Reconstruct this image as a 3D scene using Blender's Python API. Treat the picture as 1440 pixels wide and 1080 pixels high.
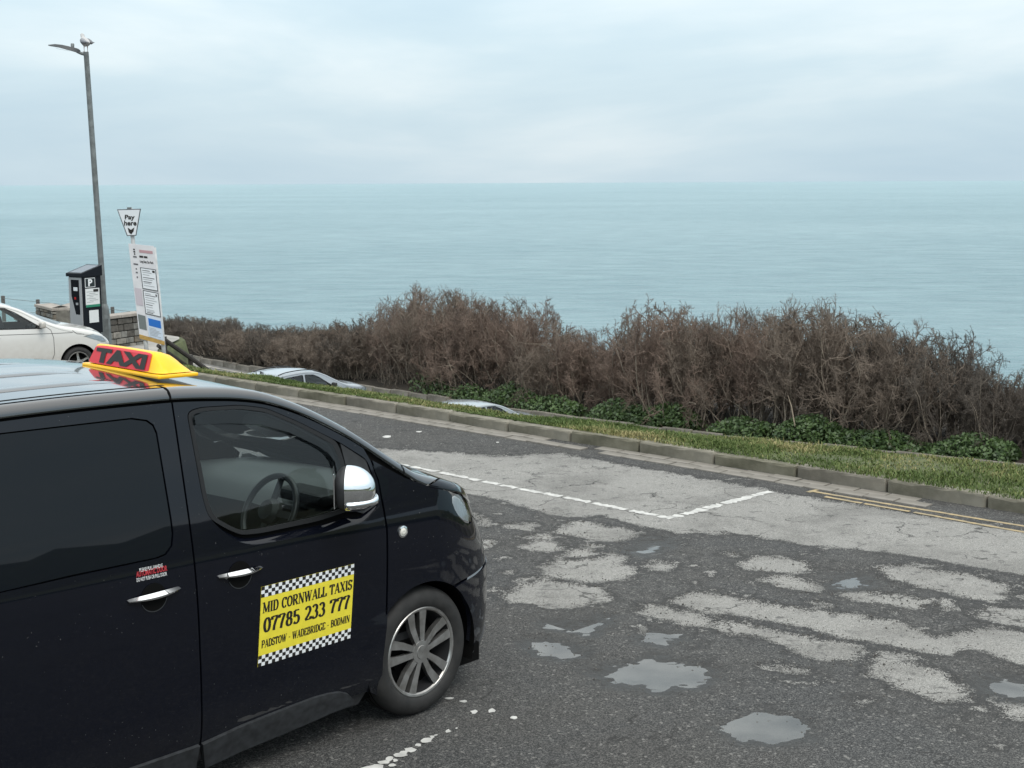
import bpy, bmesh, math, random
import numpy as np
from mathutils import Vector, Matrix
from mathutils.geometry import delaunay_2d_cdt
random.seed(7); RNG = np.random.default_rng(7)
for o in list(bpy.data.objects): bpy.data.objects.remove(o)
SC = bpy.context.scene
COL = SC.collection
R = math.radians

# ------------------------------------------------------------------ camera
FPX, CX, CY, CAMH = 2000.0, 720.0, 540.0, 2.72        # photo pixels (1440 x 1080)
PITCH, ROLL = R(8.14), R(0.28)
_fw = np.array([0, math.cos(PITCH), -math.sin(PITCH)]); _r = np.array([1.0, 0, 0]); _u = np.cross(_r, _fw)
RT = _r*math.cos(ROLL) - _u*math.sin(ROLL); UP = _u*math.cos(ROLL) + _r*math.sin(ROLL); FW = _fw
CAM = np.array([0, 0, CAMH])
cd = bpy.data.cameras.new('camera'); cam = bpy.data.objects.new('camera', cd); COL.objects.link(cam)
cd.sensor_width = 36; cd.lens = FPX/1440*36; cd.clip_start = .05; cd.clip_end = 60000
M = Matrix.Identity(4)
for i in range(3):
    M[i][0], M[i][1], M[i][2], M[i][3] = RT[i], UP[i], -FW[i], CAM[i]
cam.matrix_world = M
SC.camera = cam

# ------------------------------------------------------------------ world and sun (overcast)
SUN_EL, SUN_AZ = R(52), R(150)            # azimuth clockwise from +Y
wd = bpy.data.worlds.new('World'); SC.world = wd; wd.use_nodes = True
nt = wd.node_tree; nt.nodes.clear(); N = nt.nodes.new; L = nt.links.new
sky = N('ShaderNodeTexSky'); sky.sky_type = 'NISHITA'; sky.sun_disc = False
sky.sun_elevation = SUN_EL; sky.sun_rotation = SUN_AZ; sky.air_density = 1.4; sky.dust_density = 2.5
tc = N('ShaderNodeTexCoord'); sep = N('ShaderNodeSeparateXYZ'); L(tc.outputs['Generated'], sep.inputs[0])
zmx = N('ShaderNodeMath'); zmx.operation = 'MAXIMUM'; L(sep.outputs[2], zmx.inputs[0]); zmx.inputs[1].default_value = 0.0
zad = N('ShaderNodeMath'); zad.operation = 'ADD'; L(zmx.outputs[0], zad.inputs[0]); zad.inputs[1].default_value = .20
dx = N('ShaderNodeMath'); dx.operation = 'DIVIDE'; L(sep.outputs[0], dx.inputs[0]); L(zad.outputs[0], dx.inputs[1])
dy = N('ShaderNodeMath'); dy.operation = 'DIVIDE'; L(sep.outputs[1], dy.inputs[0]); L(zad.outputs[0], dy.inputs[1])
cmb = N('ShaderNodeCombineXYZ'); L(dx.outputs[0], cmb.inputs[0]); L(dy.outputs[0], cmb.inputs[1])
mp = N('ShaderNodeMapping'); mp.inputs['Scale'].default_value = (1.9, 1.9, 9.0); mp.inputs['Location'].default_value = (3.1, 1.7, .4)
mp.inputs['Rotation'].default_value = (0, R(3), 0)
L(tc.outputs['Generated'], mp.inputs[0])
n1 = N('ShaderNodeTexNoise'); n1.inputs['Scale'].default_value = 1.25; n1.inputs['Detail'].default_value = 9; n1.inputs['Roughness'].default_value = .52
n1.inputs['Distortion'].default_value = .35
L(mp.outputs[0], n1.inputs['Vector'])
cr = N('ShaderNodeValToRGB'); L(n1.outputs[0], cr.inputs[0])
e = cr.color_ramp.elements
e[0].position = .30; e[0].color = (.415, .550, .645, 1)
e[1].position = .74; e[1].color = (.720, .785, .810, 1)
m_ = e.new(.50); m_.color = (.515, .635, .705, 1)
scl = N('ShaderNodeVectorMath'); scl.operation = 'SCALE'; L(cr.outputs[0], scl.inputs[0]); scl.inputs['Scale'].default_value = 9.7
mixc = N('ShaderNodeMix'); mixc.data_type = 'RGBA'; mixc.inputs[0].default_value = .90
L(sky.outputs[0], mixc.inputs[6]); L(scl.outputs[0], mixc.inputs[7])
zn = N('ShaderNodeMapRange'); L(zmx.outputs[0], zn.inputs[0]); zn.inputs[1].default_value = .22; zn.inputs[2].default_value = .75; zn.inputs[3].default_value = 0; zn.inputs[4].default_value = .8
mixn = N('ShaderNodeMix'); mixn.data_type = 'RGBA'; L(zn.outputs[0], mixn.inputs[0]); L(mixc.outputs[2], mixn.inputs[6]); mixn.inputs[7].default_value = (7.0, 6.95, 6.7, 1)
zg = N('ShaderNodeMath'); zg.operation = 'MULTIPLY_ADD'; L(zmx.outputs[0], zg.inputs[0]); zg.inputs[1].default_value = 1.2; zg.inputs[2].default_value = .98
scz = N('ShaderNodeVectorMath'); scz.operation = 'SCALE'; L(mixn.outputs[2], scz.inputs[0]); L(zg.outputs[0], scz.inputs['Scale'])
bg = N('ShaderNodeBackground'); bg.inputs['Strength'].default_value = .1; L(scz.outputs[0], bg.inputs[0])
wo = N('ShaderNodeOutputWorld'); L(bg.outputs[0], wo.inputs[0])
sd = bpy.data.lights.new('sun', 'SUN'); sd.energy = 1.15; sd.angle = R(25); sd.color = (1, .96, .90)
so = bpy.data.objects.new('sun', sd); COL.objects.link(so)
sdir = Vector((math.sin(SUN_AZ)*math.cos(SUN_EL), math.cos(SUN_AZ)*math.cos(SUN_EL), math.sin(SUN_EL)))
so.rotation_euler = sdir.to_track_quat('Z', 'Y').to_euler(); so.location = sdir*40
vs = SC.view_settings; vs.view_transform = 'Standard'; vs.look = 'None'; vs.exposure = 0.38; vs.gamma = 1
SC.render.engine = 'CYCLES'

# ------------------------------------------------------------------ pixel helpers (a pixel gives a direction; planes give the distance)
def ray(u, v): return RT*(u-CX)/FPX - UP*(v-CY)/FPX + FW
def gnd(u, v, z=0.0):
    d = ray(u, v); return CAM + d*((z-CAMH)/d[2])
def atd(u, v, D):
    d = ray(u, v); return CAM + d*(D/d[1])
# kerb frame: a along the kerb (towards the right), q away from the upper road
KAZ = R(133.4); KE = np.array([math.sin(KAZ), math.cos(KAZ), 0]); KN = np.array([-KE[1], KE[0], 0]); K0 = gnd(697, 604)
def aq(P): return float((P-K0)@KE), float((P-K0)@KN)
def fa(a, q, z=0.0): return K0 + KE*a + KN*q + np.array([0, 0, z])

# ------------------------------------------------------------------ materials
def s2l(c):
    return tuple(((x/255)/12.92 if x/255 <= .04045 else (((x/255)+.055)/1.055)**2.4) for x in c)
MATS = {}
def pm(name, col, rough=.5, metal=0.0, var=0.0, vs_=6.0, bump=0.0, bs=60.0, coat=0.0, spec=.5, col2=None, detail=4, trans=0.0, bdist=.01):
    if name in MATS: return MATS[name]
    m = bpy.data.materials.new(name); m.use_nodes = True; t = m.node_tree; b = t.nodes['Principled BSDF']
    b.inputs['Base Color'].default_value = (*col, 1); b.inputs['Roughness'].default_value = rough
    b.inputs['Metallic'].default_value = metal; b.inputs['Coat Weight'].default_value = coat
    b.inputs['Coat Roughness'].default_value = .03; b.inputs['Specular IOR Level'].default_value = spec
    tcn = t.nodes.new('ShaderNodeTexCoord')
    if var > 0 or col2 is not None:
        n = t.nodes.new('ShaderNodeTexNoise'); n.inputs['Scale'].default_value = vs_; n.inputs['Detail'].default_value = detail
        t.links.new(tcn.outputs['Object'], n.inputs['Vector'])
        r = t.nodes.new('ShaderNodeValToRGB'); t.links.new(n.outputs[0], r.inputs[0])
        c2 = col2 if col2 is not None else tuple(x*(1-var) for x in col)
        c1 = col if col2 is not None else tuple(min(1, x*(1+var)) for x in col)
        r.color_ramp.elements[0].position = .32; r.color_ramp.elements[0].color = (*c2, 1)
        r.color_ramp.elements[1].position = .68; r.color_ramp.elements[1].color = (*c1, 1)
        t.links.new(r.outputs[0], b.inputs['Base Color'])
    if bump > 0:
        n2 = t.nodes.new('ShaderNodeTexNoise'); n2.inputs['Scale'].default_value = bs; n2.inputs['Detail'].default_value = 5
        t.links.new(tcn.outputs['Object'], n2.inputs['Vector'])
        bp = t.nodes.new('ShaderNodeBump'); bp.inputs['Strength'].default_value = bump; bp.inputs['Distance'].default_value = bdist
        t.links.new(n2.outputs[0], bp.inputs['Height']); t.links.new(bp.outputs[0], b.inputs['Normal'])
    MATS[name] = m; return m
def glass(name, tint=(.62, .72, .70), ior=1.5, refl=1.0):
    m = bpy.data.materials.new(name); m.use_nodes = True; t = m.node_tree; t.nodes.clear()
    tr = t.nodes.new('ShaderNodeBsdfTransparent'); tr.inputs[0].default_value = (*tint, 1)
    gl = t.nodes.new('ShaderNodeBsdfGlossy'); gl.inputs['Roughness'].default_value = .015; gl.inputs[0].default_value = (refl, refl, refl, 1)
    fr = t.nodes.new('ShaderNodeFresnel'); fr.inputs[0].default_value = ior
    mx = t.nodes.new('ShaderNodeMixShader'); out = t.nodes.new('ShaderNodeOutputMaterial')
    t.links.new(fr.outputs[0], mx.inputs[0]); t.links.new(tr.outputs[0], mx.inputs[1]); t.links.new(gl.outputs[0], mx.inputs[2])
    t.links.new(mx.outputs[0], out.inputs[0]); return m
def paint(name, col, rough=.28, coat=1.0, dirt=None, dirt_h=(.15, .75), fleck=0.0):
    """car paint; dirt = colour of road film that thins out with height above the road (object z)."""
    m = pm(name, col, rough=rough, coat=coat)
    t = m.node_tree; b = t.nodes['Principled BSDF']; b.inputs['Specular IOR Level'].default_value = .5 if max(col) > .1 else .0
    if dirt is not None or fleck:
        tcn = t.nodes.new('ShaderNodeTexCoord'); n = t.nodes.new('ShaderNodeTexNoise'); n.inputs['Scale'].default_value = 9; n.inputs['Detail'].default_value = 8
        t.links.new(tcn.outputs['Object'], n.inputs['Vector'])
        fac = None
        if dirt is not None:
            sp = t.nodes.new('ShaderNodeSeparateXYZ'); t.links.new(tcn.outputs['Object'], sp.inputs[0])
            mr = t.nodes.new('ShaderNodeMapRange'); t.links.new(sp.outputs[2], mr.inputs[0])
            mr.inputs[1].default_value = dirt_h[0]; mr.inputs[2].default_value = dirt_h[1]; mr.inputs[3].default_value = .9 if max(col) > .1 else .22; mr.inputs[4].default_value = 0
            mu = t.nodes.new('ShaderNodeMath'); mu.operation = 'MULTIPLY'; t.links.new(mr.outputs[0], mu.inputs[0]); t.links.new(n.outputs[0], mu.inputs[1]); fac = mu.outputs[0]
        if fleck:
            v = t.nodes.new('ShaderNodeTexNoise'); v.inputs['Scale'].default_value = 95; v.inputs['Detail'].default_value = 2; t.links.new(tcn.outputs['Object'], v.inputs['Vector'])
            g = t.nodes.new('ShaderNodeMath'); g.operation = 'GREATER_THAN'; g.inputs[1].default_value = fleck; t.links.new(v.outputs[0], g.inputs[0])
            if fac is None: fac = g.outputs[0]
            else:
                ad = t.nodes.new('ShaderNodeMath'); ad.operation = 'MULTIPLY_ADD'; ad.use_clamp = True; t.links.new(g.outputs[0], ad.inputs[0]); ad.inputs[1].default_value = .8; t.links.new(fac, ad.inputs[2]); fac = ad.outputs[0]
        mx = t.nodes.new('ShaderNodeMix'); mx.data_type = 'RGBA'; t.links.new(fac, mx.inputs[0])
        mx.inputs[6].default_value = (*col, 1); mx.inputs[7].default_value = (*(dirt or (.2, .19, .17)), 1)
        t.links.new(mx.outputs[2], b.inputs['Base Color'])
    return m

# ------------------------------------------------------------------ object helpers
def tag(o, label=None, cat=None, group=None, kind=None):
    if label: o['label'] = label
    if cat: o['category'] = cat
    if group: o['group'] = group
    if kind: o['kind'] = kind
    return o
def empty(name, loc=(0, 0, 0), rz=0.0, **kw):
    o = bpy.data.objects.new(name, None); COL.objects.link(o); o.location = loc; o.rotation_euler = (0, 0, rz); o.empty_display_size = .1
    return tag(o, **kw)
def mobj(name, me, mat=None, parent=None, **kw):
    o = bpy.data.objects.new(name, me); COL.objects.link(o)
    if mat is not None and not me.materials: me.materials.append(mat)
    if parent is not None: o.parent = parent
    return tag(o, **kw)
def pyd(name, V, F, mat=None, parent=None, smooth=False, **kw):
    me = bpy.data.meshes.new(name); me.from_pydata([tuple(map(float, v)) for v in V], [], [tuple(map(int, f)) for f in F]); me.update()
    if smooth: me.polygons.foreach_set('use_smooth', [True]*len(me.polygons))
    return mobj(name, me, mat, parent, **kw)
def fast_mesh(name, V, F):
    """V (n,3), F (m,k) numpy, constant k."""
    V = np.asarray(V, np.float32); F = np.asarray(F, np.int32); k = F.shape[1]
    me = bpy.data.meshes.new(name); me.vertices.add(len(V)); me.vertices.foreach_set('co', V.ravel())
    me.loops.add(F.size); me.loops.foreach_set('vertex_index', F.ravel())
    me.polygons.add(len(F)); me.polygons.foreach_set('loop_start', np.arange(0, F.size, k, dtype=np.int32))
    me.update(calc_edges=True); me.validate(); return me
class MB:
    """collects simple solids and links them as one mesh object"""
    def __init__(s): s.V = []; s.F = []
    def add(s, V, F):
        n = len(s.V); s.V += [tuple(v) for v in V]; s.F += [tuple(i+n for i in f) for f in F]; return s
    def box(s, c, d, M=None, bev=0.0):
        x, y, z = [v/2 for v in d]
        if bev <= 0:
            V = [(sx*x, sy*y, sz*z) for sz in (-1, 1) for sx, sy in ((-1, -1), (1, -1), (1, 1), (-1, 1))]
            F = [(3, 2, 1, 0), (4, 5, 6, 7), (0, 1, 5, 4), (1, 2, 6, 5), (2, 3, 7, 6), (3, 0, 4, 7)]
        else:
            bm = bmesh.new(); bmesh.ops.create_cube(bm, size=1)
            for v in bm.verts: v.co = (v.co.x*2*x, v.co.y*2*y, v.co.z*2*z)
            bmesh.ops.bevel(bm, geom=bm.edges[:], offset=bev, segments=2, affect='EDGES', profile=.6)
            bm.verts.index_update(); V = [tuple(v.co) for v in bm.verts]; F = [tuple(v.index for v in f.verts) for f in bm.faces]; bm.free()
        V = [Vector(v) for v in V]
        if M is not None: V = [M @ v for v in V]
        V = [(v[0]+c[0], v[1]+c[1], v[2]+c[2]) for v in V]
        return s.add(V, F)
    def tube(s, P, r, n=8, cap=True):
        P = [Vector(p) for p in P]; rr = r if isinstance(r, (list, tuple)) else [r]*len(P); V = []; F = []
        up = Vector((0, 0, 1))
        for i, p in enumerate(P):
            d = (P[min(i+1, len(P)-1)]-P[max(i-1, 0)]).normalized()
            u = d.cross(up if abs(d.z) < .95 else Vector((1, 0, 0))).normalized(); w = u.cross(d)
            for k in range(n):
                a = 2*math.pi*k/n; V.append(p + (u*math.cos(a)+w*math.sin(a))*rr[i])
        for i in range(len(P)-1):
            for k in range(n): F.append((i*n+k, i*n+(k+1) % n, (i+1)*n+(k+1) % n, (i+1)*n+k))
        if cap: F += [tuple(range(n))[::-1], tuple((len(P)-1)*n+k for k in range(n))]
        return s.add(V, F)
    def lathe(s, prof, axis='Y', n=40, c=(0, 0, 0), closed=False):
        V = []; F = []; m = len(prof)
        for k in range(n):
            a = 2*math.pi*k/n
            for r, h in prof:
                V.append((c[0]+r*math.cos(a), c[1]+h, c[2]+r*math.sin(a)) if axis == 'Y' else (c[0]+r*math.cos(a), c[1]+r*math.sin(a), c[2]+h))
        for k in range(n):
            for j in range(m if closed else m-1):
                j2 = (j+1) % m; F.append((k*m+j, ((k+1) % n)*m+j, ((k+1) % n)*m+j2, k*m+j2))
        return s.add(V, F)
    def prism(s, poly, h0, h1, fn):
        n = len(poly); V = [fn(*p, h0) for p in poly]+[fn(*p, h1) for p in poly]
        F = [tuple(range(n))[::-1], tuple(range(n, 2*n))]+[(i, (i+1) % n, n+(i+1) % n, n+i) for i in range(n)]
        return s.add(V, F)
    def build(s, name, mat, parent=None, smooth=False, recalc=True, auto=None, **kw):
        o = pyd(name, s.V, s.F, mat, parent, smooth)
        if recalc:
            bm = bmesh.new(); bm.from_mesh(o.data); bmesh.ops.recalc_face_normals(bm, faces=bm.faces); bm.to_mesh(o.data); bm.free()
            if smooth: o.data.polygons.foreach_set('use_smooth', [True]*len(o.data.polygons))
        if auto: o.data.set_sharp_from_angle(angle=R(auto))
        return tag(o, **kw)

# ------------------------------------------------------------------ curved sheet panels
class Pch:
    def __init__(s, pts):
        p = np.array(sorted(pts), float); s.x, s.y = p[:, 0], p[:, 1]
        h = np.diff(s.x); d = np.diff(s.y)/h; m = np.zeros(len(s.x))
        m[0], m[-1] = d[0], d[-1]
        for i in range(1, len(d)):
            if d[i-1]*d[i] > 0:
                w1, w2 = 2*h[i]+h[i-1], h[i]+2*h[i-1]; m[i] = (w1+w2)/(w1/d[i-1]+w2/d[i])
        s.m = m
    def __call__(s, q):
        q = np.clip(np.asarray(q, float), s.x[0], s.x[-1]); i = np.clip(np.searchsorted(s.x, q)-1, 0, len(s.x)-2)
        h = s.x[i+1]-s.x[i]; t = (q-s.x[i])/h
        return (2*t**3-3*t**2+1)*s.y[i]+(t**3-2*t**2+t)*h*s.m[i]+(-2*t**3+3*t**2)*s.y[i+1]+(t**3-t**2)*h*s.m[i+1]
def inpoly(P, poly):
    P = np.asarray(P, float); x, y = P[:, 0], P[:, 1]; c = np.zeros(len(P), bool); q = np.asarray(poly, float)
    for (x1, y1), (x2, y2) in zip(q, np.roll(q, -1, 0)):
        k = (y1 > y) != (y2 > y)
        with np.errstate(divide='ignore', invalid='ignore'):
            xi = (x2-x1)*(y-y1)/(y2-y1)+x1
        c ^= k & (x < xi)
    return c
def pdist(P, poly):
    P = np.asarray(P, float); q = np.asarray(poly, float); best = np.full(len(P), 1e9)
    for p1, p2 in zip(q, np.roll(q, -1, 0)):
        d = p2-p1; L2 = max(d@d, 1e-12); t = np.clip(((P-p1)@d)/L2, 0, 1); best = np.minimum(best, np.hypot(*(P-p1-t[:, None]*d).T))
    return best
def dens(poly, step):
    out = []
    for p, q in zip(poly, list(poly[1:])+[poly[0]]):
        n = max(1, int(math.ceil(math.hypot(q[0]-p[0], q[1]-p[1])/step)))
        for k in range(n): out.append((p[0]+(q[0]-p[0])*k/n, p[1]+(q[1]-p[1])*k/n))
    return out
def rnd(poly, r=.03, n=3):
    """round the corners of a polygon"""
    out = []; m = len(poly)
    for i in range(m):
        a, b, c = [np.array(poly[(i+k) % m], float) for k in (-1, 0, 1)]
        u, v = a-b, c-b; lu, lv = np.hypot(*u), np.hypot(*v); rr = min(r, lu*.45, lv*.45); p, q = b+u/lu*rr, b+v/lv*rr
        for k in range(n+1):
            t = k/n; out.append(tuple((1-t)**2*p+2*t*(1-t)*b+t*t*q))
    return out
def tri2d(outer, holes, step):
    rings = [dens(outer, step)]+[dens(h, step) for h in holes]; pts = []; edges = []
    for r in rings:
        n0 = len(pts); pts += r; edges += [(n0+i, n0+(i+1) % len(r)) for i in range(len(r))]
    A = np.array(outer); lo, hi = A.min(0), A.max(0)
    gx, gy = np.meshgrid(np.arange(lo[0]+step*.5, hi[0], step), np.arange(lo[1]+step*.5, hi[1], step)); G = np.stack([gx.ravel(), gy.ravel()], 1)
    if len(G):
        k = inpoly(G, outer)
        for h in holes: k &= ~inpoly(G, h)
        G = G[k]
        if len(G):
            k = np.ones(len(G), bool)
            for r in rings: k &= pdist(G, r) > step*.45
            G = G[k]
    res = delaunay_2d_cdt([Vector(p) for p in pts]+[Vector(p) for p in G], edges, [], 0, 1e-7)
    V = np.array([tuple(v) for v in res[0]]); T = np.array([tuple(f) for f in res[2] if len(f) == 3])
    c = V[T].mean(1); k = inpoly(c, outer)
    for h in holes: k &= ~inpoly(c, h)
    T = T[k]
    # counter-clockwise
    a = V[T]; s = (a[:, 1, 0]-a[:, 0, 0])*(a[:, 2, 1]-a[:, 0, 1])-(a[:, 1, 1]-a[:, 0, 1])*(a[:, 2, 0]-a[:, 0, 0]); T[s < 0] = T[s < 0][:, ::-1]
    return V, T
class PB:
    """panels on a parametric surface, with analytic normals"""
    def __init__(s): s.V = []; s.T = []; s.NL = []; s.n = 0
    def panel(s, outer, fn, holes=(), step=.06, off=0.0, skirt=.015, flip=False):
        V, T = tri2d(outer, list(holes), step); ee = 1e-4
        def ev(a, b): return fn(np.asarray(a), np.asarray(b))
        P = ev(V[:, 0], V[:, 1]); du = ev(V[:, 0]+ee, V[:, 1])-ev(V[:, 0]-ee, V[:, 1]); dv = ev(V[:, 0], V[:, 1]+ee)-ev(V[:, 0], V[:, 1]-ee)
        Nn = np.cross(du, dv); Nn /= np.maximum(np.linalg.norm(Nn, axis=1, keepdims=True), 1e-12)
        if flip: Nn = -Nn; T = T[:, ::-1]
        P = P+Nn*off
        s.V.append(P); s.T.append(T+s.n); s.NL.append(Nn[T].reshape(-1, 3)); n0 = s.n; s.n += len(P)
        if skirt > 0:
            cnt = {}
            for t in T:
                for i in range(3):
                    a, b = int(t[i]), int(t[(i+1) % 3]); key = (min(a, b), max(a, b)); cnt.setdefault(key, []).append((a, b))
            bd = [v[0] for v in cnt.values() if len(v) == 1]; idx = {}; Q = []
            for a, b in bd:
                for i in (a, b):
                    if i not in idx: idx[i] = len(Q); Q.append(P[i]-Nn[i]*skirt)
            if Q:
                Q = np.array(Q); n1 = s.n; s.V.append(Q); s.n += len(Q); F = []; NL = []
                for a, b in bd:
                    qa, qb = idx[a]+n1, idx[b]+n1
                    fn_ = np.cross(P[b]-P[a], -Nn[a]); fn_ = -fn_/max(np.linalg.norm(fn_), 1e-12)
                    F += [(b+n0, a+n0, qa), (b+n0, qa, qb)]
                    f3 = np.cross(P[a]-P[b], (P[a]-Nn[a]*skirt)-P[b]); f3 /= max(np.linalg.norm(f3), 1e-12)
                    NL += [f3]*6
                s.T.append(np.array(F)); s.NL.append(np.array(NL))
        return s
    def raw(s, V, T):
        V = np.asarray(V, float); T = np.asarray(T, int); nn = np.cross(V[T[:, 1]]-V[T[:, 0]], V[T[:, 2]]-V[T[:, 0]]); nn /= np.maximum(np.linalg.norm(nn, axis=1, keepdims=True), 1e-12)
        s.V.append(V); s.T.append(T+s.n); s.NL.append(np.repeat(nn, 3, 0)); s.n += len(V); return s
    def mirror(s, yc):
        V = np.concatenate(s.V); T = np.concatenate(s.T); NL = np.concatenate(s.NL).reshape(-1, 3, 3)
        V2 = V.copy(); V2[:, 1] = 2*yc-V2[:, 1]; N2 = NL.copy(); N2[..., 1] *= -1
        s.V.append(V2); s.T.append(T[:, ::-1]+s.n); s.NL.append(N2[:, ::-1].reshape(-1, 3)); s.n += len(V2); return s
    def mirrored(s, yc):
        p = PB(); V = np.concatenate(s.V); T = np.concatenate(s.T); NL = np.concatenate(s.NL).reshape(-1, 3, 3)
        V = V.copy(); V[:, 1] = 2*yc-V[:, 1]; NL = NL.copy(); NL[..., 1] *= -1
        p.V = [V]; p.T = [T[:, ::-1]]; p.NL = [NL[:, ::-1].reshape(-1, 3)]; p.n = len(V); return p
    def build(s, name, mat, parent=None, **kw):
        V = np.concatenate(s.V); T = np.concatenate(s.T); NL = np.concatenate(s.NL)
        me = fast_mesh(name, V, T); me.polygons.foreach_set('use_smooth', [True]*len(me.polygons))
        if len(me.loops) == len(NL): me.normals_split_custom_set(NL.tolist())
        return mobj(name, me, mat, parent, **kw)
class Surf:
    """car body: side sheet y = side(x, z) (y = 0 the right flank, growing to the left), top sheet over (x, w)"""
    def __init__(s, prof, zr, zc, hw, fx, rx, rr, x0f=.1, bf=.7, x0r=-3.3, br=.35, p=2.3):
        s.prof, s.zr, s.zc, s.hw, s.fx, s.rx, s.rr = Pch(prof), Pch(zr), Pch(zc), hw, Pch(fx), Pch(rx), Pch(rr)
        s.x0f, s.bf, s.x0r, s.br, s.p = x0f, bf, x0r, br, p
    def y(s, x, z):
        t = np.clip((x-s.x0f)/(s.fx(z)-s.x0f), 0, .9995); u = np.clip((s.x0r-x)/(s.x0r-s.rx(z)), 0, .9995)
        return s.prof(z)+s.bf*(1-np.sqrt(1-t*t))+s.br*(1-np.sqrt(1-u*u))
    def side(s, x, z): return np.stack([x+0*z, s.y(x, z), z+0*x], -1)
    def top(s, x, w):
        zr, r, zc = s.zr(x), s.rr(x), s.zc(x); zs = zr-r; ys = s.y(x, zs); yr = np.minimum(ys+r, s.hw-.02); aw = np.abs(w)
        ph = np.clip((1.15-aw)/.15, 0, 1)*math.pi/2; t = np.clip(1-aw, 0, 1)
        y1 = ys+(yr-ys)*(1-np.cos(ph)); z1 = zs+r*np.sin(ph)
        y2 = yr+(s.hw-yr)*t; z2 = zr+(zc-zr)*(1-(1-t)**s.p)
        y = np.where(aw > 1, y1, y2); z = np.where(aw > 1, z1, z2)
        y = np.where(w > 0, 2*s.hw-y, y)
        return np.stack([x+0*w, y, z], -1)
    def rail(s, x): return s.zr(x)-s.rr(x)
def car_root(name, W, az, **kw):
    return empty(name, tuple(W), R(90)-az, **kw)
def mirror_copy(o, yc, parent):
    c = o.copy(); c.data = o.data.copy(); COL.objects.link(c); return c

# text as flat mesh data (built-in sans face): returns verts (n,2) and tris
def text2d(body, size=1.0, bold=0.0, shear=0.0, spacing=1.0):
    cu = bpy.data.curves.new('t', 'FONT'); cu.body = body; cu.size = size; cu.offset = bold; cu.shear = shear; cu.space_character = spacing; cu.resolution_u = 4
    o = bpy.data.objects.new('t', cu); COL.objects.link(o)
    dg = bpy.context.evaluated_depsgraph_get(); me = bpy.data.meshes.new_from_object(o.evaluated_get(dg))
    bm = bmesh.new(); bm.from_mesh(me); bmesh.ops.triangulate(bm, faces=bm.faces); bm.verts.index_update()
    V = np.array([tuple(v.co)[:2] for v in bm.verts]).reshape(-1, 2); T = np.array([[v.index for v in f.verts] for f in bm.faces]).reshape(-1, 3)
    bm.free(); bpy.data.objects.remove(o); bpy.data.curves.remove(cu); bpy.data.meshes.remove(me)
    return V, T
def fit(V, x0, y0, w, h=None):
    lo, hi = V.min(0), V.max(0); sx = w/(hi[0]-lo[0]); sy = sx if h is None else h/(hi[1]-lo[1])
    return np.stack([(V[:, 0]-lo[0])*sx+x0, (V[:, 1]-lo[1])*sy+y0], 1)

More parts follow.
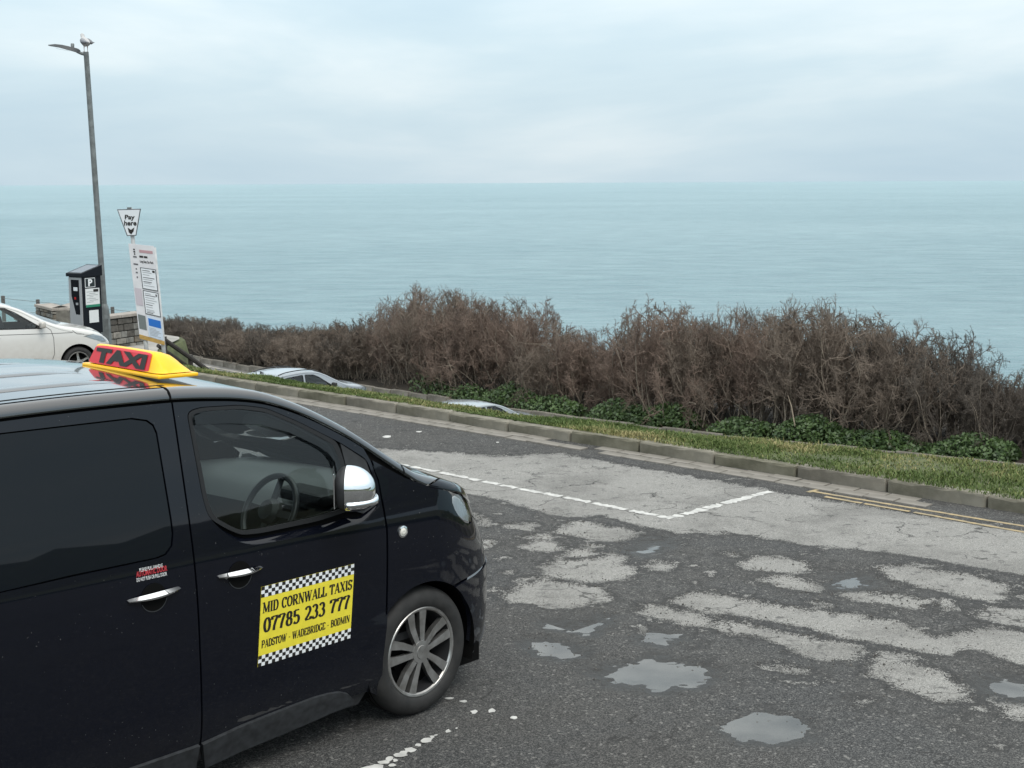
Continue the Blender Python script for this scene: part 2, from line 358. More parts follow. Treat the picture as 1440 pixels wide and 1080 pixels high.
# ------------------------------------------------------------------ stroke alphabet with serifs (thick stems, thin bars)
def _arc(cx, cy, rx, ry, a0, a1, n=10): return [(cx+rx*math.cos(R(a0+(a1-a0)*i/n)), cy+ry*math.sin(R(a0+(a1-a0)*i/n))) for i in range(n+1)]
GL = {
 'I': (.42, [[(.21, 0), (.21, 1)]], [(.21, 0), (.21, 1)]),
 'M': (1.06, [[(.16, 0), (.16, 1)], [(.16, 1), (.53, .08)], [(.53, .08), (.9, 1)], [(.88, 0), (.88, 1)]], [(.16, 0), (.88, 0), (.1, 1), (.94, 1)]),
 'D': (.82, [[(.18, 0), (.18, 1)], [(.18, .96), (.4, .96)]+_arc(.4, .5, .3, .46, 90, -90)+[(.18, .04)]], [(.12, 0), (.12, 1)]),
 'C': (.78, [_arc(.42, .5, .3, .46, 40, 320, 16), [(.66, .98), (.66, .72)]], []),
 'O': (.84, [_arc(.42, .5, .31, .46, 0, 360, 20)], []),
 'R': (.84, [[(.18, 0), (.18, 1)], [(.18, .96), (.42, .96)]+_arc(.42, .73, .22, .23, 90, -90, 8)+[(.18, .5)], [(.4, .5), (.7, .02)]], [(.18, 0), (.12, 1), (.74, 0)]),
 'N': (.9, [[(.16, 0), (.16, 1)], [(.16, 1), (.74, 0)], [(.74, 0), (.74, 1)]], [(.16, 0), (.1, 1), (.74, 1)]),
 'W': (1.16, [[(.12, 1), (.36, 0)], [(.36, 0), (.58, .95)], [(.58, .95), (.8, 0)], [(.8, 0), (1.04, 1)]], [(.12, 1), (.58, 1), (1.04, 1)]),
 'A': (.86, [[(.12, 0), (.43, 1)], [(.43, 1), (.74, 0)], [(.24, .34), (.62, .34)]], [(.12, 0), (.74, 0)]),
 'L': (.7, [[(.18, 0), (.18, 1)], [(.18, .04), (.62, .04)], [(.61, .03), (.61, .3)]], [(.18, 1), (.14, 0)]),
 'T': (.76, [[(.38, 0), (.38, 1)], [(.06, .96), (.7, .96)], [(.07, .97), (.07, .74)], [(.69, .97), (.69, .74)]], [(.38, 0)]),
 'X': (.84, [[(.12, 1), (.7, 0)], [(.7, 1), (.12, 0)]], [(.12, 0), (.7, 0), (.12, 1), (.7, 1)]),
 'S': (.66, [[(.56, .78)]+_arc(.33, .73, .21, .23, 20, 270, 10)+_arc(.33, .27, .23, .23, 90, -160, 10), [(.57, .96), (.57, .74)], [(.09, .04), (.09, .27)]], []),
 'P': (.76, [[(.18, 0), (.18, 1)], [(.18, .96), (.42, .96)]+_arc(.42, .7, .23, .26, 90, -90, 8)+[(.18, .44)]], [(.18, 0), (.12, 1)]),
 'E': (.74, [[(.18, 0), (.18, 1)], [(.18, .96), (.6, .96)], [(.18, .5), (.5, .5)], [(.18, .04), (.62, .04)], [(.6, .97), (.6, .76)], [(.62, .03), (.62, .26)]], [(.13, 0), (.13, 1)]),
 'B': (.78, [[(.18, 0), (.18, 1)], [(.18, .96), (.4, .96)]+_arc(.4, .74, .2, .22, 90, -90, 8)+[(.18, .52)], [(.3, .52), (.42, .52)]+_arc(.42, .28, .24, .24, 90, -90, 8)+[(.18, .04)]], [(.12, 0), (.12, 1)]),
 'G': (.86, [_arc(.43, .5, .31, .46, 40, 330, 16), [(.7, .42), (.7, .1)], [(.68, .98), (.68, .72)]], [(.68, .42)]),
 '0': (.7, [_arc(.35, .5, .24, .46, 0, 360, 20)], []),
 '7': (.68, [[(.1, .95), (.6, .95)], [(.6, .95), (.42, .6), (.32, .3), (.28, 0)], [(.1, .97), (.1, .74)]], []),
 '8': (.7, [_arc(.35, .74, .18, .22, 0, 360, 14), _arc(.35, .27, .22, .24, 0, 360, 14)], []),
 '5': (.68, [[(.14, .95), (.56, .95)], [(.15, .95), (.15, .5)], [(.15, .5)]+_arc(.32, .31, .24, .28, 120, -150, 12)], []),
 '2': (.68, [_arc(.32, .7, .22, .26, 160, -20, 10)+[(.4, .4), (.1, .06)], [(.1, .06), (.6, .06)], [(.6, .03), (.6, .24)]], []),
 '3': (.68, [_arc(.32, .74, .2, .22, 160, -90, 10), _arc(.32, .28, .24, .26, 90, -160, 10)], []),
 '-': (.5, [[(.1, .42), (.4, .42)]], []), ' ': (.42, [], []),
}
def serif_text(body, thick=.25, thin=.10):
    """list of convex quads (in cap-height units)"""
    Q = []; x = 0.0
    for ch in body:
        adv, strokes, ser = GL[ch]
        for st in strokes:
            P = np.array(st, float); d = np.gradient(P, axis=0); l = np.maximum(np.hypot(d[:, 0], d[:, 1]), 1e-9); d = d/l[:, None]
            w = thin+(thick-thin)*np.abs(d[:, 1])**1.2
            if ch in 'NMWAX' and len(P) == 2:
                up = (P[1]-P[0]); rightward_down = up[0]*up[1] < 0
                w[:] = thick*.95 if rightward_down else (thin*1.15 if not (ch == 'M' and P[0][0] > .8 and P[1][0] > .8) else thick)
            nrm = np.stack([-d[:, 1], d[:, 0]], 1)*(w/2)[:, None]
            A, B = P+nrm, P-nrm
            for i in range(len(P)-1): Q.append([(x+A[i][0], A[i][1]), (x+A[i+1][0], A[i+1][1]), (x+B[i+1][0], B[i+1][1]), (x+B[i][0], B[i][1])])
        for sx, sy in ser:
            s0 = sy-.0 if sy > .5 else sy
            y0, y1 = (.94, 1.0) if sy > .9 else ((0, .06) if sy < .1 else (sy-.03, sy+.03))
            Q.append([(x+sx-.15, y0), (x+sx+.15, y0), (x+sx+.15, y1), (x+sx-.15, y1)])
        x += adv
    return Q, x

# ================================================================== THE SETTING
def sst(x, a, b):
    t = np.clip((np.asarray(x, float)-a)/(b-a), 0, 1); return t*t*(3-2*t)
def zL(a): return -1.25*sst(-np.asarray(a, float), 6.0, 13.0)
_ns = [(RNG.uniform(0, 6.28), RNG.uniform(0, 6.28), f) for f in (.7, 1.1, 1.9, 3.3, 5.2, 8.5, 13, 21) for _ in range(3)]
def bumpn(x, y, f0=0.0, f1=99, pw=.75):
    s = 0*x
    for th, ph, f in _ns:
        if f0 <= f <= f1: s = s+np.sin((x*math.cos(th)+y*math.sin(th))*f*2+ph+1.7*np.sin((y*math.cos(th)-x*math.sin(th))*f+ph*3))/f**pw
    return s*.35
def px5(p): return [(620+x/3.376, 640+y/3.376) for x, y in p]
def px6(p): return [(1020+x/3.376, 740+y/3.376) for x, y in p]
def px7(p): return [(600+x/4.8, 700+y/4.8) for x, y in p]
def to_aq(p): return np.array([aq(gnd(u, v)) for u, v in p])
LIGHT = [ [(500, 628), (700, 640), (790, 637), (860, 650), (1000, 674), (1100, 692), (1250, 716), (1440, 747), (1560, 770), (1560, 835), (1440, 808), (1250, 777), (1130, 765), (1020, 747), (960, 750), (900, 740), (850, 724), (800, 727), (760, 720), (700, 702), (650, 692), (560, 672)] ]
LIGHT += [px7(p) for p in (
 [(840, 230), (930, 205), (970, 165), (1070, 160), (1190, 185), (1330, 205), (1440, 235), (1380, 275), (1280, 295), (1130, 290), (1000, 255)],
 [(760, 470), (900, 410), (1050, 420), (1180, 400), (1250, 365), (1330, 380), (1340, 440), (1430, 505), (1350, 545), (1100, 575), (880, 540), (790, 500)],
 [(490, 660), (560, 610), (700, 570), (800, 535), (900, 560), (1150, 600), (1240, 650), (1230, 690), (1130, 700), (1020, 735), (860, 745), (740, 715), (560, 700)],
 [(640, 325), (720, 285), (820, 285), (940, 325), (920, 350), (800, 365), (690, 350)],
 [(520, 175), (600, 168), (660, 162), (770, 180), (710, 195), (760, 225), (640, 212), (560, 202)],
 [(905, 380), (1000, 340), (1100, 340), (1165, 370), (1120, 390), (1000, 402), (920, 402)],
 [(300, 95), (350, 105), (375, 130), (330, 140)], [(340, 165), (400, 140), (430, 165), (400, 195), (350, 190)],
 [(360, 285), (440, 285), (470, 300), (420, 340), (365, 350)], [(735, 250), (800, 238), (885, 260), (830, 282), (760, 272)],
 [(515, 505), (580, 498), (605, 515), (540, 522)], [(600, 560), (660, 535), (735, 535), (680, 562)], [(640, 262), (690, 250), (720, 265), (670, 278)],
 [(1060, 315), (1120, 312), (1180, 330), (1120, 338)], [(770, 92), (850, 88), (920, 105), (840, 112)], [(410, 630), (470, 612), (490, 622), (430, 640)])]
LIGHT += [px6(p) for p in (
 [(60, 185), (150, 140), (270, 145), (380, 165), (405, 210), (330, 222), (160, 215)], [(165, 260), (220, 228), (330, 240), (470, 285), (450, 310), (330, 300)],
 [(720, 205), (770, 182), (900, 190), (1200, 240), (1350, 280), (1330, 340), (1270, 362), (1150, 340), (1000, 305), (880, 275), (760, 235)],
 [(525, 320), (580, 298), (700, 315), (830, 320), (960, 355), (930, 397), (800, 377), (620, 347)],
 [(-270, 351), (-152, 310), (0, 325), (100, 345), (300, 380), (560, 410), (800, 450), (900, 490), (1000, 520), (1100, 515), (1180, 490), (1260, 480), (1500, 520), (1500, 680), (1300, 620), (1200, 590), (1130, 580), (1080, 615), (940, 595), (800, 565), (560, 530), (380, 475), (200, 440), (0, 408), (-50, 420)],
 [(-71, 472), (0, 440), (150, 470), (350, 510), (520, 540), (640, 570), (652, 605), (590, 635), (450, 630), (350, 600), (250, 550), (120, 510), (0, 500)],
 [(670, 710), (690, 640), (740, 595), (860, 590), (920, 620), (860, 640), (1000, 690), (1120, 740), (1160, 780), (1140, 830), (1000, 825), (900, 790), (780, 750), (760, 725)],
 [(1000, 375), (1040, 350), (1090, 360), (1080, 395), (1030, 402)], [(1190, 395), (1250, 378), (1500, 405), (1500, 500), (1300, 460), (1200, 440)],
 [(1310, 870), (1340, 835), (1500, 840), (1500, 940), (1350, 905)], [(175, 665), (250, 655), (390, 680), (300, 697)], [(1360, 330), (1500, 318), (1500, 370)],
 [(410, 358), (480, 358), (500, 380), (430, 384)], [(620, 818), (680, 828), (665, 842)], [(0, 130), (30, 125), (55, 140), (20, 145)], [(900, 175), (960, 180), (1020, 190), (960, 195)])]
LIGHT += [px5([(930, 740), (960, 700), (1050, 705), (1140, 730), (1300, 765), (1262, 815), (1150, 800), (1040, 770)]), px5([(975, 525), (1010, 503), (1080, 503), (1115, 530), (1070, 552), (1000, 545)]), px5([(1250, 365), (1300, 355), (1365, 375), (1310, 383)])]
WATER = [ [(845, 943), (865, 935), (907, 928), (922, 921), (950, 929), (988, 938), (985, 952), (965, 962), (930, 968), (890, 960), (860, 955)],
 px5([(890, 445), (960, 430), (1000, 392), (1040, 390), (1075, 420), (1020, 440), (960, 465)]), px5([(440, 880), (500, 878), (620, 910), (632, 935), (560, 945), (490, 930)]),
 px7([(830, 830), (900, 820), (1010, 850), (1100, 820), (1210, 790), (1200, 830), (1080, 895), (1000, 872), (850, 852)]), px5([(982, 862), (1030, 835), (1090, 845), (1080, 870), (1030, 880)]),
 px6([(535, 268), (570, 230), (620, 230), (675, 265), (600, 278), (550, 278)]), px6([(1255, 750), (1290, 710), (1360, 715), (1460, 735), (1460, 800), (1340, 797), (1290, 775)]),
 px6([(50, 950), (110, 915), (200, 900), (280, 905), (330, 940), (320, 985), (220, 1007), (120, 997)]) ]
LIGHT = [to_aq(p) for p in LIGHT]; WATER = [to_aq(p) for p in WATER]
def sdf(P, polys):
    best = np.full(len(P), 9.0)
    for q in polys:
        lo, hi = q.min(0)-.6, q.max(0)+.6; k = np.where((P[:, 0] > lo[0]) & (P[:, 0] < hi[0]) & (P[:, 1] > lo[1]) & (P[:, 1] < hi[1]))[0]
        if len(k):
            d = pdist(P[k], q); d[inpoly(P[k], q)] *= -1; best[k] = np.minimum(best[k], d)
    return best
WLEV = -.0246
def road_h(P):
    P = np.atleast_2d(P); return zL(P[:, 0])+.0035*bumpn(P[:, 0], P[:, 1], 0, 3)-.006*(1-sst(sdf(P, LIGHT), -.04, .05))
def build_road():
    A = np.concatenate([np.arange(-40, -3, 1.6), np.arange(-3, 11, .03), np.arange(11, 46, 2.2)])
    Q = np.concatenate([np.arange(-46, -9.5, 2.2), np.arange(-9.5, .001, .03), [0.02]])
    ga, gq = np.meshgrid(A, Q, indexing='ij'); P = np.stack([ga.ravel(), gq.ravel()], 1)
    dl = sdf(P, LIGHT); dw = sdf(P, WATER)
    z = zL(P[:, 0])+.0035*bumpn(P[:, 0], P[:, 1], 0, 3)+(.0014+.0030*np.exp(-((dw-.02)/.12)**2))*bumpn(P[:, 0]*4.2, P[:, 1]*4.2, 3, 99, .15)
    z += -.006*(1-sst(dl, -.04, .05))
    z += -.030*(1-sst(dw+.025*bumpn(P[:, 0]*5, P[:, 1]*5, 0, 9), -.12, .22))
    # smaller dry potholes and ravelled hollows
    for cx_, cy_, rr_, dd in ((1075, 1010, .3, .012), (905, 855, .18, .012), (790, 850, .2, .008), (690, 655, .5, .008)):
        c = np.array(aq(gnd(cx_, cy_))); z += -dd*np.exp(-((P-c)**2).sum(1)/rr_**2)
    V = K0+P[:, :1]*KE+P[:, 1:]*KN; V[:, 2] = z
    na, nq = len(A), len(Q); i = np.arange(na*nq).reshape(na, nq)
    F = np.stack([i[:-1, :-1], i[1:, :-1], i[1:, 1:], i[:-1, 1:]], -1).reshape(-1, 4)
    me = fast_mesh('road', V, F); me.polygons.foreach_set('use_smooth', [True]*len(F))
    at = me.attributes.new('wear', 'FLOAT', 'POINT'); at.data.foreach_set('value', (-dl).astype(np.float32))
    at = me.attributes.new('wet', 'FLOAT', 'POINT'); at.data.foreach_set('value', (-dw).astype(np.float32))
    return mobj('road', me, road_mat(), kind='structure', label='worn patched tarmac road with potholes and puddles')
def road_mat():
    m = bpy.data.materials.new('worn_tarmac'); m.use_nodes = True; t = m.node_tree; b = t.nodes['Principled BSDF']; N = t.nodes.new; L = t.links.new
    def math_(op, a, b_=None, c=None, cl=False):
        n = N('ShaderNodeMath'); n.operation = op; n.use_clamp = cl
        for i, v in enumerate((a, b_, c)):
            if v is None: continue
            if isinstance(v, (int, float)): n.inputs[i].default_value = v
            else: L(v, n.inputs[i])
        return n.outputs[0]
    def noise(s, d=4, rough=.55):
        n = N('ShaderNodeTexNoise'); n.inputs['Scale'].default_value = s; n.inputs['Detail'].default_value = d; n.inputs['Roughness'].default_value = rough
        L(tcn.outputs['Object'], n.inputs['Vector']); return n.outputs[0]
    def mix(f, a, b_):
        n = N('ShaderNodeMix'); n.data_type = 'RGBA'; L(f, n.inputs[0])
        for i, v in ((6, a), (7, b_)):
            if isinstance(v, tuple): n.inputs[i].default_value = (*v, 1)
            else: L(v, n.inputs[i])
        return n.outputs[2]
    def mr(v, a, b_, c=0.0, d=1.0):
        n = N('ShaderNodeMapRange'); n.interpolation_type = 'SMOOTHSTEP'; L(v, n.inputs[0])
        for i, x in enumerate((a, b_, c, d)): n.inputs[i+1].default_value = x
        return n.outputs[0]
    tcn = N('ShaderNodeTexCoord')
    w = N('ShaderNodeAttribute'); w.attribute_name = 'wear'; wt = N('ShaderNodeAttribute'); wt.attribute_name = 'wet'
    n5, n30, n2 = noise(6.5, 8, .68), noise(34, 4), noise(.9, 5)
    vo = N('ShaderNodeTexVoronoi'); vo.inputs['Scale'].default_value = 190; L(tcn.outputs['Object'], vo.inputs['Vector'])
    vs2 = N('ShaderNodeSeparateColor'); L(vo.outputs['Color'], vs2.inputs[0]); cell = vs2.outputs[0]
    vo2 = N('ShaderNodeTexVoronoi'); vo2.inputs['Scale'].default_value = 75; L(tcn.outputs['Object'], vo2.inputs['Vector'])
    vs3 = N('ShaderNodeSeparateColor'); L(vo2.outputs['Color'], vs3.inputs[0])
    d = math_('ADD', w.outputs['Fac'], math_('ADD', math_('MULTIPLY_ADD', n5, .30, -.15), math_('MULTIPLY_ADD', n30, .13, -.065)))
    isl = math_('MULTIPLY_ADD', noise(4.2, 7, .6), .9, -.575); isl = math_('MINIMUM', isl, math_('ADD', w.outputs['Fac'], .42)); d = math_('MAXIMUM', d, isl)
    d = math_('ADD', d, math_('MULTIPLY_ADD', cell, .075, -.037)); lf = mr(d, -.020, .024)
    cellp = math_('POWER', cell, 2.2)
    darkc = mix(cellp, (.021, .0215, .0225), (.146, .145, .140))
    darkc = mix(mr(n2, .35, .68), darkc, mix(cellp, (.033, .033, .032), (.180, .175, .165)))
    darkc = mix(math_('MULTIPLY', mr(noise(.45, 6, .65), .40, .62), .55), darkc, mix(cellp, (.016, .0155, .015), (.105, .10, .093)))
    stones = mr(vs3.outputs[1], .95, .985); darkc = mix(stones, darkc, (.17, .165, .155))
    lightc = mix(cell, (.140, .138, .129), (.39, .38, .357))
    lightc = mix(mr(noise(2.3, 5), .30, .72), lightc, mix(cell, (.195, .191, .18), (.325, .317, .298)))
    pits = mr(noise(150, 2), .60, .68); lightc = mix(pits, lightc, (.075, .074, .07))
    lightc = mix(math_('MULTIPLY', mr(noise(1.1, 6, .65), .42, .66), .62), lightc, mix(cell, (.075, .073, .068), (.185, .18, .168)))
    lightc = mix(math_('MULTIPLY', mr(noise(7, 6, .7), .56, .66), .7), lightc, darkc)
    col = mix(lf, darkc, lightc)
    wv = N('ShaderNodeVectorMath'); wv.operation = 'ADD'; wn = N('ShaderNodeTexNoise'); wn.inputs['Scale'].default_value = 3; wn.inputs['Detail'].default_value = 5; L(tcn.outputs['Object'], wn.inputs['Vector'])
    ws_ = N('ShaderNodeVectorMath'); ws_.operation = 'SCALE'; ws_.inputs['Scale'].default_value = .5; L(wn.outputs['Color'], ws_.inputs[0]); L(tcn.outputs['Object'], wv.inputs[0]); L(ws_.outputs[0], wv.inputs[1])
    ck = N('ShaderNodeTexVoronoi'); ck.feature = 'DISTANCE_TO_EDGE'; ck.inputs['Scale'].default_value = 1.5; L(wv.outputs[0], ck.inputs['Vector'])
    crack = math_('MULTIPLY', mr(ck.outputs['Distance'], .014, .004), mr(noise(1.7, 3), .48, .60)); col = mix(math_('MULTIPLY', crack, .8), col, (.022, .021, .020))
    # dark joint of ravelled binder round the patches
    rim = math_('MULTIPLY', mr(d, -.07, -.015), mr(d, .03, -.01)); col = mix(math_('MULTIPLY', rim, .75), col, (.028, .027, .026))
    wetf = mr(math_('ADD', wt.outputs['Fac'], math_('MULTIPLY_ADD', n5, .3, -.15)), -.20, -.02)
    col = mix(math_('MULTIPLY', wetf, .8), col, (.026, .025, .023))
    L(col, b.inputs['Base Color'])
    L(math_('MULTIPLY_ADD', wetf, -.35, .86), b.inputs['Roughness']); b.inputs['Specular IOR Level'].default_value = .35
    bp = N('ShaderNodeBump'); bp.inputs['Strength'].default_value = .7; bp.inputs['Distance'].default_value = .006
    h = math_('ADD', math_('MULTIPLY', vo.outputs['Distance'], -1.0), math_('MULTIPLY', n30, .8)); L(h, bp.inputs['Height']); L(bp.outputs[0], b.inputs['Normal'])
    return m
build_road()
def grid_fn(name, A, B, fn, mat, **kw):
    ga, gb = np.meshgrid(np.asarray(A, float), np.asarray(B, float), indexing='ij'); V = fn(ga.ravel(), gb.ravel()); na, nb = len(A), len(B); i = np.arange(na*nb).reshape(na, nb)
    F = np.stack([i[:-1, :-1], i[1:, :-1], i[1:, 1:], i[:-1, 1:]], -1).reshape(-1, 4)
    me = fast_mesh(name, V, F); me.polygons.foreach_set('use_smooth', [True]*len(F)); return mobj(name, me, mat, **kw)
def lay(a, q, z): return K0+a[:, None]*KE+q[:, None]*KN+np.stack([0*a, 0*a, z], 1)
M_oldtar = pm('old_tarmac', (.17, .165, .16), .9, var=.35, vs_=3, bump=.4, bs=90)
M_slab = pm('pavement_concrete', (.30, .29, .27), .9, var=.2, vs_=2, bump=.3, bs=70)
M_soil = pm('hedge_soil', (.055, .045, .035), .95, var=.4, vs_=1.5, bump=.8, bs=12, bdist=.05)
M_earth = pm('verge_earth', (.10, .115, .045), .95, col2=(.05, .06, .025), vs_=3.5, bump=.8, bs=25, bdist=.02)
def Q0(a): return np.clip((-7-a)*.55, .13, 4.7)
grid_fn('side_road', np.arange(-25, -6.9, .4), np.linspace(0, 1, 8), lambda a, t: lay(a, .02+t*(Q0(a)-.02), zL(a)-.002), M_oldtar, kind='structure', label='old tarmac lane dropping away behind the taxi')
QT = Pch([(-70, 9.4), (-20, 9.2), (-18, 7.4), (-16.5, 6.4), (-14.5, 5.05), (-12, 3.4), (-9, 1.4), (-7.6, .72), (-5.5, .62), (-1, .68), (2.3, 1.0), (5.3, 1.65), (10, 2.4), (46, 4)])
grid_fn('pavement', np.arange(-25, -12.9, .4), np.linspace(0, 1, 6), lambda a, t: lay(a, Q0(a)+t*(QT(a)-.15-Q0(a)), zL(a)+.115*(t > .01)), M_slab, kind='structure', label='concrete pavement under the pay station')
def verge_fn(a, t):
    qt = QT(a); q0 = Q0(a)
    z0 = np.where(a < -7, zL(a)+.10, .112)
    q = np.where(t <= 1, q0+(qt-q0)*np.minimum(t, 1), qt+(t-1)*np.where(a < -6.5, 1.0, 5.6)); zt = np.where(a < -7, zL(a)+.06, .050)
    f = np.clip(t-1, 0, 1); bank = (zt+4.6)*(.75*f+.25*f**2*(3-2*f)) if False else (zt+4.62)*f
    z = np.where(t <= 1, z0+(zt-z0)*t, zt-bank)+.018*bumpn(a*.9, q*.9, 0, 6)*(t > .02)*(t < 1.9)
    return lay(a, q, z)
grid_fn('verge', np.concatenate([np.arange(-25, -12, .5), np.arange(-12, 12, .15), np.arange(12, 47, 2.)]), np.concatenate([np.linspace(0, 1, 10), np.linspace(1.05, 2, 16)]), verge_fn, M_earth, kind='structure', label='grassed verge and bank behind the kerb')
QH = Pch([(-75, 27.5), (-43, 24.0), (-34, 23.0), (-27, 22.6), (-18, 22.3), (-13, 22.7), (-4.5, 24.2), (8, 26), (46, 30)])
ZLOW = -4.6
grid_fn('lower_road', np.arange(-49, 47, 2.), np.linspace(0, 1, 6), lambda a, t: lay(a, (QT(a)+.5)*(1-t)+(QH(a)-1.25)*t, 0*a+ZLOW), M_oldtar, kind='structure', label='lower car park road below the verge')
def clf(a, t):
    q = QH(a)-1.25+t*9; z = ZLOW+.03+.28*sst(t*9, .3, 2.2)+.04*bumpn(a, q, 0, 3)-1.2*np.clip(-43-a, 0, 9)
    q = np.where(t > 1, QH(a)+8+(t-1)*14, q); z = np.where(t > 1, ZLOW-(t-1)*30, z); return lay(a, q, z)
grid_fn('cliff_top', np.arange(-52, 47, .8), np.concatenate([np.linspace(0, 1, 30), [1.3, 1.7, 2.0]]), clf, M_soil, kind='structure', label='bare soil at the foot of the hedge on the cliff top')
# the rising land behind the viewpoint (seen only mirrored in the glass and chrome)
M_field = pm('hill_scrub', (.050, .060, .028), .95, col2=(.018, .022, .012), vs_=.4, bump=.6, bs=3, bdist=.2)
grid_fn('hillside', np.linspace(R(72), R(285), 60), np.linspace(0, 1, 14), lambda th, t: np.stack([np.sin(th)*(24+60*t), np.cos(th)*(24+60*t), -.3+9.5*sst(t, 0, .75)*(.75+.25*np.sin(th*2+1))+(.9*bumpn(th*14, t*5)+.7*bumpn(th*50, t*9))*(t > .08)], 1), M_field, kind='structure', label='scrubby hillside')
# sea
def sea_mat():
    m = bpy.data.materials.new('sea_water'); m.use_nodes = True; t = m.node_tree; b = t.nodes['Principled BSDF']; N = t.nodes.new; L = t.links.new
    tcn = N('ShaderNodeTexCoord')
    mpg = N('ShaderNodeMapping'); mpg.inputs['Scale'].default_value = (.0014, .0026, 1); mpg.inputs['Rotation'].default_value = (0, 0, R(-6)); L(tcn.outputs['Object'], mpg.inputs[0])
    n = N('ShaderNodeTexNoise'); n.inputs['Scale'].default_value = 1; n.inputs['Detail'].default_value = 7; n.inputs['Roughness'].default_value = .6; L(mpg.outputs[0], n.inputs['Vector'])
    r = N('ShaderNodeValToRGB'); L(n.outputs[0], r.inputs[0]); r.color_ramp.elements[0].position = .35; r.color_ramp.elements[0].color = (.185, .300, .335, 1); r.color_ramp.elements[1].position = .68; r.color_ramp.elements[1].color = (.250, .370, .403, 1)
    L(r.outputs[0], b.inputs['Base Color']); b.inputs['Roughness'].default_value = .30; b.inputs['IOR'].default_value = 1.333; b.inputs['Specular IOR Level'].default_value = .30
    mp2 = N('ShaderNodeMapping'); mp2.inputs['Scale'].default_value = (.10, .28, 1); mp2.inputs['Rotation'].default_value = (0, 0, R(4)); L(tcn.outputs['Object'], mp2.inputs[0])
    n2 = N('ShaderNodeTexNoise'); n2.inputs['Scale'].default_value = 1.0; n2.inputs['Detail'].default_value = 6; n2.inputs['Roughness'].default_value = .62; n2.inputs['Distortion'].default_value = .4; L(mp2.outputs[0], n2.inputs['Vector'])
    bp = N('ShaderNodeBump'); bp.inputs['Strength'].default_value = 1.0; bp.inputs['Distance'].default_value = 1.0
    mp3 = N('ShaderNodeMapping'); mp3.inputs['Scale'].default_value = (.040, .075, 1); mp3.inputs['Rotation'].default_value = (0, 0, R(5)); L(tcn.outputs['Object'], mp3.inputs[0])
    n3 = N('ShaderNodeTexNoise'); n3.inputs['Scale'].default_value = 1.0; n3.inputs['Detail'].default_value = 8; n3.inputs['Roughness'].default_value = .68; L(mp3.outputs[0], n3.inputs['Vector'])
    ma = N('ShaderNodeMath'); ma.operation = 'MULTIPLY_ADD'; L(n3.outputs[0], ma.inputs[0]); ma.inputs[1].default_value = 7.0; L(n2.outputs[0], ma.inputs[2]); L(ma.outputs[0], bp.inputs['Height'])
    mg = N('ShaderNodeMix'); mg.data_type = 'RGBA'; mg.blend_type = 'MULTIPLY'; mg.inputs[0].default_value = 1; L(r.outputs[0], mg.inputs[6]); rr3 = N('ShaderNodeValToRGB'); L(n3.outputs[0], rr3.inputs[0]); rr3.color_ramp.elements[0].position = .36; rr3.color_ramp.elements[0].color = (.74, .78, .80, 1); rr3.color_ramp.elements[1].position = .62; rr3.color_ramp.elements[1].color = (1.08, 1.06, 1.05, 1); L(rr3.outputs[0], mg.inputs[7]); L(mg.outputs[2], b.inputs['Base Color']); L(bp.outputs[0], b.inputs['Normal'])
    return m
SEA = -32.0
pyd('sea', [(-26000, 30, SEA), (26000, 30, SEA), (26000, 20000, SEA), (-26000, 20000, SEA)], [(0, 1, 2, 3)], sea_mat(), kind='structure', label='calm pale turquoise sea reaching the horizon')

# puddles
def puddle_mat():
    m = pm('puddle_water', (.20, .192, .175), .03, spec=.75, col2=(.06, .056, .05), vs_=3.0, bump=.010, bs=7); t = m.node_tree; b = t.nodes['Principled BSDF']; out = [n for n in t.nodes if n.type == 'OUTPUT_MATERIAL'][0]
    g = glass('shallow_water', (.80, .76, .68), 1.33); t2 = t.nodes.new('ShaderNodeBsdfTransparent'); t2.inputs[0].default_value = (.72, .68, .60, 1); gl = t.nodes.new('ShaderNodeBsdfGlossy'); gl.inputs['Roughness'].default_value = .02
    fr = t.nodes.new('ShaderNodeFresnel'); fr.inputs[0].default_value = 1.33; mx = t.nodes.new('ShaderNodeMixShader'); t.links.new(fr.outputs[0], mx.inputs[0]); t.links.new(t2.outputs[0], mx.inputs[1]); t.links.new(gl.outputs[0], mx.inputs[2])
    m2 = t.nodes.new('ShaderNodeMixShader'); m2.inputs[0].default_value = .38; t.links.new(b.outputs[0], m2.inputs[1]); t.links.new(mx.outputs[0], m2.inputs[2]); t.links.new(m2.outputs[0], out.inputs[0]); bpy.data.materials.remove(g); return m
M_water = puddle_mat()
for i, w in enumerate(WATER):
    c = w.mean(0); P = dens([tuple(p) for p in w], .08); big = [tuple(c+(np.array(p)-c)*(1+.14/max(.05, np.hypot(*(np.array(p)-c))))) for p in P]
    area = sum(p[0]*q[1]-q[0]*p[1] for p, q in zip(big, big[1:]+big[:1])); big = big if area > 0 else big[::-1]
    pyd('puddle', [fa(a, q, WLEV+.0005*i) for a, q in big], [tuple(range(len(big)))], M_water, kind='structure', label='shallow puddle lying in a pothole')

